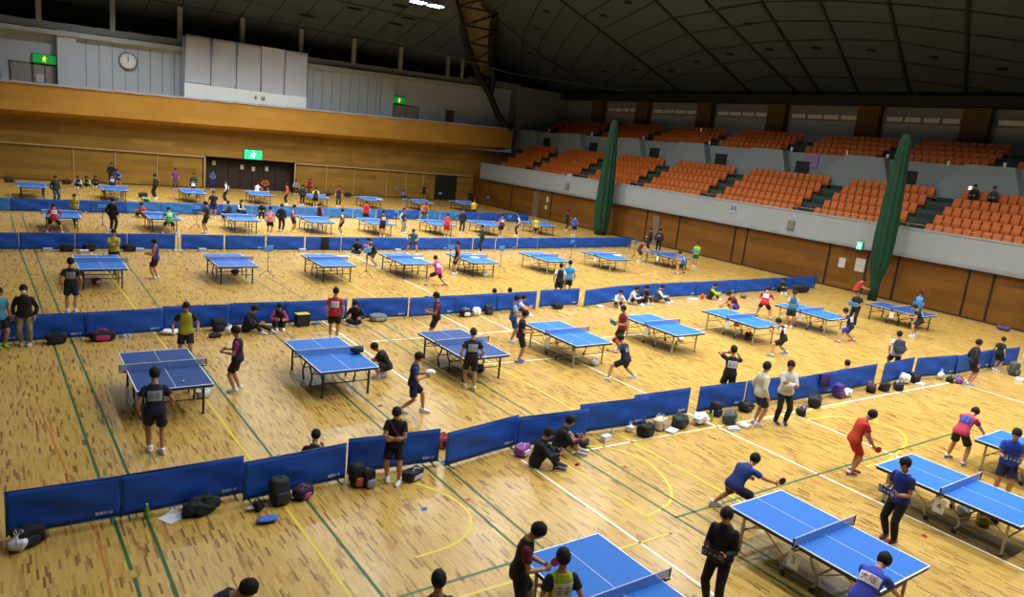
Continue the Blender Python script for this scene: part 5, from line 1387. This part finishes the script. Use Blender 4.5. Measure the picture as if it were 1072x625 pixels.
P('f', 884, 358, 'wide', 338, 1.74, 'tee', '#15171c #15171c #15171c', 'shorts', '#1d3aa8', 'player in black with white bib lunging at seventh second-row table', bibc='#c8d2ec', bibt='#8a9cc8', shoe='#a83a48')
P('f', 892, 342, 'hold', 262, 1.80, 'tee', '#191a1f', 'trousers', '#141519', 'umpire in black by rightmost second-row table', cnt=('light', 'pale blue counter held by umpire in black'), hs='long')
P('h', 905, 291, 'ready', 130, 1.72, 'tee', '#c4421c #a81a26 #b03020', 'shorts', '#3a2448', 'player in red and orange beyond rightmost second-row table')
P('f', 957, 339, 'hold', 252, 1.72, 'tee', '#5aa0d8 #26396e #4a90cc', 'shorts', '#1d2f86', 'umpire in light blue right of rightmost second-row table', cnt=('light', 'pale blue counter held by umpire in light blue'))
P('f', 957, 352, 'ready', 326, 1.72, 'tee', '#14181a', 'shorts', '#13161a', 'player in black with white bib at rightmost second-row table', bibc='#d6dcda', bibt='#8c9492')
# --- second barrier line
P('f', 27, 361, 'stand', 190, 1.70, 'jacket', '#1a1716', 'trousers', '#8a7a5e', 'person in dark jacket, khaki trousers and white mask at left', shoe='#aab0b8')
P('f', 0, 363, 'stand', 150, 1.66, 'tee', '#3f8ea8', 'shorts', '#17181c', 'person in turquoise cut off by left picture edge', shoe='#b8d028')
P('f', 258, 347, 'legs', 128, 1.74, 'jacket', '#15171c', 'trousers', '#20262e', 'seated person in black jacket with white stripe, second barrier line', shoe='#b8bcc4')
P('f', 291, 342, 'knees', 190, 1.64, 'jacket', '#1d1824 #a82e66 #1d1824', 'trousers', '#171a26', 'seated person in black jacket with pink sleeves')
P('f', 372, 339, 'cross', 214, 1.70, 'jacket', '#15161b', 'trousers', '#15161b', 'seated person in black right of player in red', shoe='#c8ccd4')
P('h', 521, 303, 'knees', 36, 1.66, 'tee', BK, 'shorts', BK, 'dark head behind ninth panel of second barrier line')
P('h', 536, 302, 'knees', 36, 1.66, 'tee', BK, 'shorts', BK, 'dark head behind tenth panel of second barrier line')
P('f', 541, 330, 'knees', 120, 1.66, 'tee', '#b8c8e0 #b8c8e0 #2a4f9c', 'shorts', '#1c2a58', 'seated person in pale blue near white plastic bag')
P('h', 588, 275.5, 'stand', 36, 1.70, 'tee', '#161a2a #c0c6d4 #171b2c', 'shorts', '#15182a', 'person in navy and white behind second barrier line')
P('h', 597.5, 272.5, 'stand', 36, 1.74, 'tee', '#2a88c4 #2a88c4 #2f90cc', 'shorts', '#14161f', 'person in sky blue behind second barrier line')
P('f', 646, 321, 'knees', 200, 1.62, 'jacket', '#b9bdc8 #c4c8d2 #b9bdc8', 'shorts', '#23262f', 'seated person in pale grey, leftmost of four at barrier')
P('f', 660, 318, 'knees', 150, 1.68, 'jacket', '#c2c6cc', 'trousers', '#17191f', 'seated person in light grey top, second of four at barrier', shoe='#c8ccd0')
P('f', 672, 316.5, 'knees', 180, 1.70, 'jacket', '#15161b', 'trousers', '#15161b', 'seated person in black, third of four at barrier', shoe='#b0c4d8')
P('f', 686, 316, 'legs', 120, 1.72, 'jacket', '#3a4048 #c2c6ca #3a4048', 'trousers', '#2a3a58', 'seated person in grey and white, rightmost of four at barrier')
P('f', 742, 313, 'knees', 130, 1.66, 'jacket', '#1b201c #a8c828 #1b201c', 'trousers', '#15171a', 'seated person in lime and black at second barrier line')
P('h', 816.5, 290, 'knees', 214, 1.66, 'jacket', BK, 'trousers', BK, 'dark seated person behind player in red with white bib')
# --- third row
P('f', 75, 327, 'stand', 6, 1.78, 'tee', '#15181d', 'shorts', '#16245c', 'player in black with grey bib at leftmost third-row table', bibc='#8f959a', bibt='#666c72', shoe='#c8d0d6')
P('h', 119, 240, 'crossed', 190, 1.74, 'tee', '#b4a81c', 'shorts', '#15161c', 'player in yellow with folded arms at leftmost third-row table')
P('f', 163, 292, 'hold', 300, 1.62, 'tee', '#7c2a40 #b04a5a #2a2f7a', 'shorts', '#131420', 'umpire in red and blue between left third-row tables', shoe='#c8ccd2')
P('f', 456, 299, 'wide', 340, 1.66, 'tee', '#b02a86', 'shorts', '#17121c', 'player in magenta with white bib in third row', bibc='#e6dfe8', bibt='#b07ab0', shoe='#7a2f3a')
P('f', 477, 287.5, 'stand', 290, 1.72, 'tee', '#18131a #c04858 #1a141c', 'shorts', '#151218', 'umpire in black and coral in third row', shoe='#d4d8dc')
P('f', 389, 277, 'wide2', 290, 1.68, 'tee', '#15171c', 'shorts', '#14161a', 'player in black lunging behind fourth third-row table', shoe='#d5d8dc')
P('f', 374, 266, 'cross', 214, 1.70, 'jacket', '#15161a', 'trousers', '#15161a', 'seated person in black at third barrier line')
P('f', 431.5, 266, 'ready', 214, 1.72, 'tee', '#2a6a8c', 'shorts', '#3a1a22', 'person in teal shirt and maroon shorts at third barrier line', shoe='#dfe2e4')
P('f', 503.5, 264.5, 'hold', 290, 1.74, 'jacket', '#16302c', 'trousers', '#13201f', 'person in dark green tracksuit at third barrier line', shoe='#c8cccc')
P('f', 712, 287, 'wide', 318, 1.72, 'tee', '#1f5cc0', 'shorts', '#141a34', 'player in bright blue with white bib at rightmost third-row table', bibc='#dce6f2', bibt='#7fa0d0', shoe='#8a3a48')
P('f', 727, 279, 'hold', 250, 1.70, 'tee', '#8fc83a', 'shorts', '#1d4a2c', 'umpire in lime green by right wall', cnt=('light', 'pale blue counter held by umpire in lime green'))
P('f', 669, 274, 'ready', 130, 1.68, 'tee', '#5a2028', 'shorts', '#17121a', 'player in dark red at far end of rightmost third-row table')
P('f', 679, 263, 'hold', 290, 1.76, 'jacket', '#15171d', 'trousers', '#14161a', 'left person in black of pair by right wall')
P('f', 688, 264, 'stand', 60, 1.80, 'jacket', '#14161c', 'trousers', '#14161a', 'right person in black with white numerals by right wall', bibc='#1d2338', bibt='#d0d6e4')
P('f', 592, 241, 'hold', 120, 1.76, 'jacket', '#141519', 'trousers', '#141519', 'person in black left of big green net')
P('f', 600, 247, 'stand', 60, 1.72, 'tee', '#2f50b4', 'shorts', '#15182c', 'person in blue with bag left of big green net')
# --- fourth row
P('f', 57, 243, 'ready', 4, 1.72, 'tee', '#a81c28', 'shorts', '#141317', 'player in red with white bib at leftmost fourth-row table', bibc='#e0d8da', bibt='#b08a90', shoe='#b8bcc0')
P('w', 3.3, 44.75, 'hold', 200, 1.60, 'tee', '#a4a81e #8f9a1c #8f9a1c', 'shorts', '#15171a', 'person in yellow behind leftmost fourth-row table')
P('f', 58.5, 213, 'stand', 150, 1.78, 'jacket', '#12231f #16201e #12231f', 'trousers', '#26406a', 'person in dark green top at far barrier line, left')
P('f', 118, 243, 'stand', 36, 1.84, 'jacket', '#14151a', 'trousers', '#121317', 'tall person in black standing in fourth row, left')
P('f', 152, 228, 'knees', 300, 1.75, 'jacket', '#a82c1e', 'trousers', '#17191d', 'person in red jacket seated behind second fourth-row table')
P('f', 177, 245, 'ready', 4, 1.70, 'tee', '#2aa83c', 'shorts', '#17201c', 'player in green with white bib at second fourth-row table', bibc='#dfeae0', bibt='#8fb898', shoe='#c0b4b8')
P('f', 216, 244, 'hold', 300, 1.80, 'tee', '#15151a', 'shorts', '#14141a', 'person in black left of third fourth-row table', shoe='#d4d6da')
P('f', 223, 228, 'stand', 190, 1.78, 'tee', '#1a1b2a', 'shorts', '#17182a', 'person in navy behind person in black, fourth row')
P('f', 241, 231, 'bench', 300, 1.72, 'jacket', '#2a2348', 'trousers', '#1a1830', 'person in dark purple sitting behind third fourth-row table')
P('f', 282, 246, 'stand', 30, 1.70, 'tee', '#d0607a #d06a92 #d87a9c', 'shorts', '#141317', 'player in pink with white bib in fourth row', bibc='#e8d4de', bibt='#c08aa4')
P('f', 294, 242.5, 'stand', 36, 1.72, 'jacket', '#16192c', 'trousers', '#16192c', 'person in navy next to player in pink')
P('f', 306, 243, 'hold', 120, 1.72, 'tee', '#4a2a78 #b8a0cc #4a2a78', 'shorts', '#1a1a2a', 'person in purple with yellow shoes in fourth row', shoe='#c8d838')
P('f', 334, 241, 'stand', 60, 1.66, 'tee', '#232038 #b0406a #232038', 'shorts', '#1a1828', 'player in navy and pink at fourth fourth-row table')
P('f', 357.5, 246, 'stand', 300, 1.66, 'tee', '#15171c #c4c8cc #15171c', 'shorts', '#141519', 'person in black and white right of fourth fourth-row table')
P('h', 384, 210, 'stand', 20, 1.72, 'tee', '#b81c22', 'shorts', '#15141a', 'person in plain red behind fifth fourth-row table')
P('f', 400, 247, 'stand', 6, 1.74, 'tee', '#191d2c', 'shorts', '#141724', 'player in navy with white bib at fifth fourth-row table', bibc='#dfe2e8', bibt='#8c92a4')
P('f', 421, 244, 'stand', 150, 1.74, 'jacket', '#2a2c3a #b8bcc2 #7a3a48', 'trousers', '#8f8f8c', 'person in dark top and grey trousers in fourth row')
P('f', 443, 231, 'ready', 190, 1.76, 'tee', '#c4601c', 'shorts', '#1a1a1e', 'player in orange behind sixth fourth-row table')
P('f', 467, 249, 'stand', 20, 1.72, 'tee', '#c01e30', 'shorts', '#a81c2c', 'player in red with white number at sixth fourth-row table', bibc='#c83a48', bibt='#f0e0e4')
P('f', 483, 243.5, 'stand', 200, 1.74, 'jacket', '#1b1a2c', 'trousers', '#15151f', 'person in dark navy right of player with red number shirt')
P('f', 495, 229, 'hold', 200, 1.74, 'tee', '#d0b81c', 'shorts', '#15161c', 'player in bright yellow behind seventh fourth-row table')
P('f', 524, 248, 'stand', 6, 1.72, 'tee', '#26264a #8a3a78 #3a2a58', 'shorts', '#15172a', 'player in navy and plum with white bib in fourth row', bibc='#dfe0ea', bibt='#9a94b4')
P('f', 541, 247, 'stand', 300, 1.76, 'jacket', '#15161a #b8bcc4 #15161a', 'trousers', '#14151a', 'person in black left of rightmost fourth-row table', bibc='#d4dae4', bibt='#8c94a4')
P('f', 560, 249, 'stand', 216, 1.66, 'tee', '#c4b822', 'shorts', '#15161c', 'person in yellow at rightmost fourth-row table', shoe='#dfe2e4')
P('f', 274, 230, 'bench', 200, 1.70, 'jacket', '#2a241e', 'trousers', '#17171b', 'dark seated person behind player in pink')
P('f', 250, 228, 'bench', 140, 1.66, 'jacket', '#15171c #c4c8cc #15171c', 'trousers', '#17191d', 'seated person in black and white behind third fourth-row table')
# --- farthest row
P('h', 116.5, 170, 'stand', 190, 1.86, 'jacket', '#15161a', 'trousers', '#15161a', 'person in black at far end of second far-row table')
P('h', 122, 177, 'ready', 200, 1.74, 'tee', '#2a58c0', 'shorts', '#1a2a60', 'player in blue at second far-row table')
P('f', 117.5, 208, 'idle', 6, 1.66, 'tee', '#1a1e2c', 'shorts', '#15182a', 'player in navy with white bib at second far-row table', bibc='#dfe2e8', bibt='#9aa0ae')
P('f', 162.5, 208, 'stand', 300, 1.84, 'jacket', '#131417', 'trousers', '#131417', 'person in black standing alone in far row')
P('f', 183.5, 198, 'stand', 190, 1.76, 'tee', '#7a3a8c', 'trousers', '#4a4844', 'person in purple top and grey trousers by back wall')
P('f', 202, 210, 'ready', 6, 1.72, 'tee', '#171a26', 'trousers', '#14161c', 'player in black with white bib at third far-row table', bibc='#dfe2ea', bibt='#9aa0b2')
P('h', 203, 181, 'stand', 200, 1.74, 'jacket', '#1f3a34 #2a4a44 #1f3a34', 'trousers', '#1c2420', 'person in dark green behind third far-row table')
P('f', 217.5, 196, 'hold', 190, 1.78, 'tee', '#2f5aa0', 'trousers', '#1c2c54', 'person in blue standing by left edge of dark doors')
P('f', 236.5, 212, 'stand', 300, 1.78, 'jacket', '#15171c #d4d6da #15171c', 'trousers', '#15171c', 'person in black and white before dark doors')
P('f', 269, 212, 'ready', 30, 1.70, 'tee', '#c4c0e8 #8a86d8 #c4c0e8', 'shorts', '#2c2ca0', 'player in lilac and blue shorts before dark doors')
P('h', 278, 186, 'ready', 190, 1.74, 'tee', '#b0581e', 'shorts', '#15161a', 'player in orange before dark doors')
P('f', 300, 214, 'stand', 300, 1.72, 'tee', '#b82434 #a81e30 #b82434', 'trousers', '#15151a', 'player in red with black trousers before right door jamb')
P('f', 307.5, 202, 'bench', 190, 1.80, 'jacket', '#8f9498', 'trousers', '#15171a', 'seated person in grey by right door jamb')
P('f', 316, 215, 'stand', 30, 1.72, 'jacket', '#17191e', 'trousers', '#15171a', 'person in black near left end of fifth far-row table')
P('h', 324, 187, 'ready', 200, 1.74, 'tee', '#b81c26', 'shorts', '#15151a', 'player in red behind fifth far-row table', bibc='#d8c8cc', bibt='#aa8888')
P('f', 330, 216, 'stand', 20, 1.68, 'tee', '#17212a #c4d82c #17212a', 'shorts', '#151d28', 'player in navy and lime at fifth far-row table')
P('f', 354, 216, 'stand', 200, 1.78, 'tee', '#1c1c26 #b83a48 #1c1c26', 'trousers', '#1a1418', 'person in black, white and red right of fifth far-row table')
P('f', 435, 207, 'stand', 200, 1.72, 'tee', '#1a1418 #a03a3a #1a1418', 'shorts', '#17141a', 'player in black and red behind seventh far-row table')
P('f', 414, 206, 'knees', 190, 1.86, 'jacket', '#5a8cc4', 'trousers', '#15171c', 'seated person in light blue by back wall')
P('f', 488, 208, 'bench', 200, 1.74, 'jacket', '#15171a', 'trousers', '#14161a', 'seated person in black behind rightmost far-row table')
P('f', 82.5, 196, 'knees', 200, 1.70, 'jacket', '#1a2420 #c4ccc8 #1a2420', 'trousers', '#15171a', 'seated person in white sleeves by back wall', shoe='#c4c8cc')
P('f', 91, 196, 'knees', 190, 1.70, 'jacket', '#2a3420 #a8c83a #2a3420', 'trousers', '#15171a', 'seated person in lime sleeves by back wall', shoe='#c4c8cc')
P('f', 100, 195, 'knees', 190, 1.66, 'jacket', '#1a1c20', 'trousers', '#15171a', 'seated person in dark clothes by back wall, right of lime sleeves')
# --- two people in the stand
for (u, v, l, c) in ((1021, 200, 'spectator in black holding a bright phone in lower tier', '#131416'), (1041, 203, 'spectator in dark grey seated in lower tier', '#3a3d3c')):
    q = gx(u, v, LX+4*LD+.2); zt = LZ+4*LR
    r = P('w', q.x, q.y, 'bench', 262, 1.74, 'jacket', c, 'trousers', '#15161a', l, z0=zt, shoe='#2a2a2c')
    if 'phone' in l:
        e = empty('phone', (q.x-.62, q.y+.05, zt+1.02)); e.rotation_euler = (radians(15), 0, radians(-82+180))
        bm = bmesh.new(); box(bm, (0, 0, 0), (.16, .012, .20), bev=.004); link('case', mesh(bm, 'case', [mat('#18191b')]), e)
        bm = bmesh.new(); box(bm, (0, .008, 0), (.145, .004, .185)); link('screen', mesh(bm, 'screen', [mat('#e8fff2', .3, emit=3)]), e)
        tag(e, 'bright phone screen held by spectator in black', 'phone')
# white towel held by the walking person, backpack on the grey-shirted person
for o in [o for o in SC.objects if o.get('label') == 'person in navy blue walking with white towel in hands']:
    S = skel('walk'); c = (S['hand'][0][0]+S['hand'][1][0])/2+Vector((0, .10, .02))
    t = heap('folded_towel', '#dfe3e8', .26, .20, .12, .03); t.location = o.matrix_world @ c; tag(t, 'white towel in hands of walking person in navy blue', 'towel')
for o in [o for o in SC.objects if o.get('label') == 'person in pale grey shirt carrying a backpack behind front barrier']:
    S = skel('stride'); c, R = S['at'](.10); b = backpack('#2a2f3a', '#3a4150', .34, .2, .46)
    b.matrix_world = o.matrix_world @ Matrix.Translation(c+R @ Vector((0, -.26, -.06))) @ Matrix.Rotation(radians(-10), 4, 'X'); tag(b, 'dark backpack worn by person in pale grey shirt', 'backpack')
for o in [o for o in SC.objects if o.get('label', '').startswith('person in dark jacket, khaki trousers')]:
    S = skel('stand'); bm = bmesh.new(); ball(bm, S['head']+S['Rh'] @ Vector((0, .060, -.045)), (.062, .058, .048), sub=3, R=S['Rh']); link('face_mask', mesh(bm, 'face_mask', [mat('#dfe3e6', .8)], True), o)
for o in [o for o in SC.objects if o.get('label', '').startswith('person in black shirt with lilac sash')]:
    S = skel('waist'); sh = shirt('waist', 'tee', True)
    A = conform(S, sh, [(-.16+.28*i/10+.03, -.22+.40*i/10) for i in range(11)], .008, True); B = conform(S, sh, [(-.16+.28*i/10-.02, -.19+.40*i/10) for i in range(11)], .008, True)
    bm = bmesh.new(); A = [bm.verts.new(p) for p in A]; B = [bm.verts.new(p) for p in B]
    for i in range(10): bm.faces.new((A[i], A[i+1], B[i+1], B[i]))
    bmesh.ops.solidify(bm, geom=bm.faces[:], thickness=.004); link('sash', mesh(bm, 'sash', [mat('#8f5aa0', .8)]), o)

for o in [o for o in SC.objects if o.get('label', '').startswith('umpire in royal blue shirt')]:
    S = skel('hold'); nb, Rn = S['neck'], S['R']; bm = bmesh.new()
    loft(bm, [nb+Rn @ Vector((0, 0, -.045)), nb+Rn @ Vector((0, 0, -.01)), nb+Rn @ Vector((0, .004, .012))], [(.105, .090), (.076, .074), (.064, .066)], Rn @ Vector((1, 0, 0)), 18, round_cap=False); link('collar', mesh(bm, 'collar', [mat('#e6e9ef', .8)], True), o)
# ================================================================ LIGHT
n = 0
for iy in range(10):
    for ix in range(7):
        x, y = 0+ix*7.0, 2+iy*6.6
        top = min(rs(x, y), rl(x, y))-.8; z_ = 15.0; ok = False
        while z_ <= top:
            u, v, d = px((x, y, z_))
            if d < 0 or v < -18 or not -60 < u < 1132: ok = True; break
            z_ += .5
        if not ok: continue
        ld = bpy.data.lights.new('hall_lamp', 'AREA'); ld.shape = 'RECTANGLE'; ld.size = 1.4; ld.size_y = 1.0; ld.color = (.96, .985, 1); ld.spread = radians(140)
        f = {0: .06, 1: .34, 2: .9, 3: 1.2, 4: 1.2, 5: .9, 6: .55}[ix]
        f *= 2.2 if y > 42 else 1
        ld.energy = 500*f
        o = bpy.data.objects.new('hall_lamp', ld); COL.objects.link(o); o.location = (x, y, z_); n += 1
# more lamps above the far half of the hall, hung higher than the picture's top edge
print('lamps', n)
w = bpy.data.worlds.new('World'); SC.world = w; w.use_nodes = True
w.node_tree.nodes['Background'].inputs[0].default_value = (.75, .85, 1, 1); w.node_tree.nodes['Background'].inputs[1].default_value = .05
SC.view_settings.view_transform = 'Standard'; SC.view_settings.look = 'None'; SC.view_settings.gamma = 1; SC.view_settings.use_curve_mapping = False
SC.view_settings.exposure = -0.10
SC.cycles.use_denoising = True; SC.cycles.max_bounces = 6; SC.cycles.diffuse_bounces = 4; SC.cycles.glossy_bounces = 2; SC.cycles.sample_clamp_indirect = 4
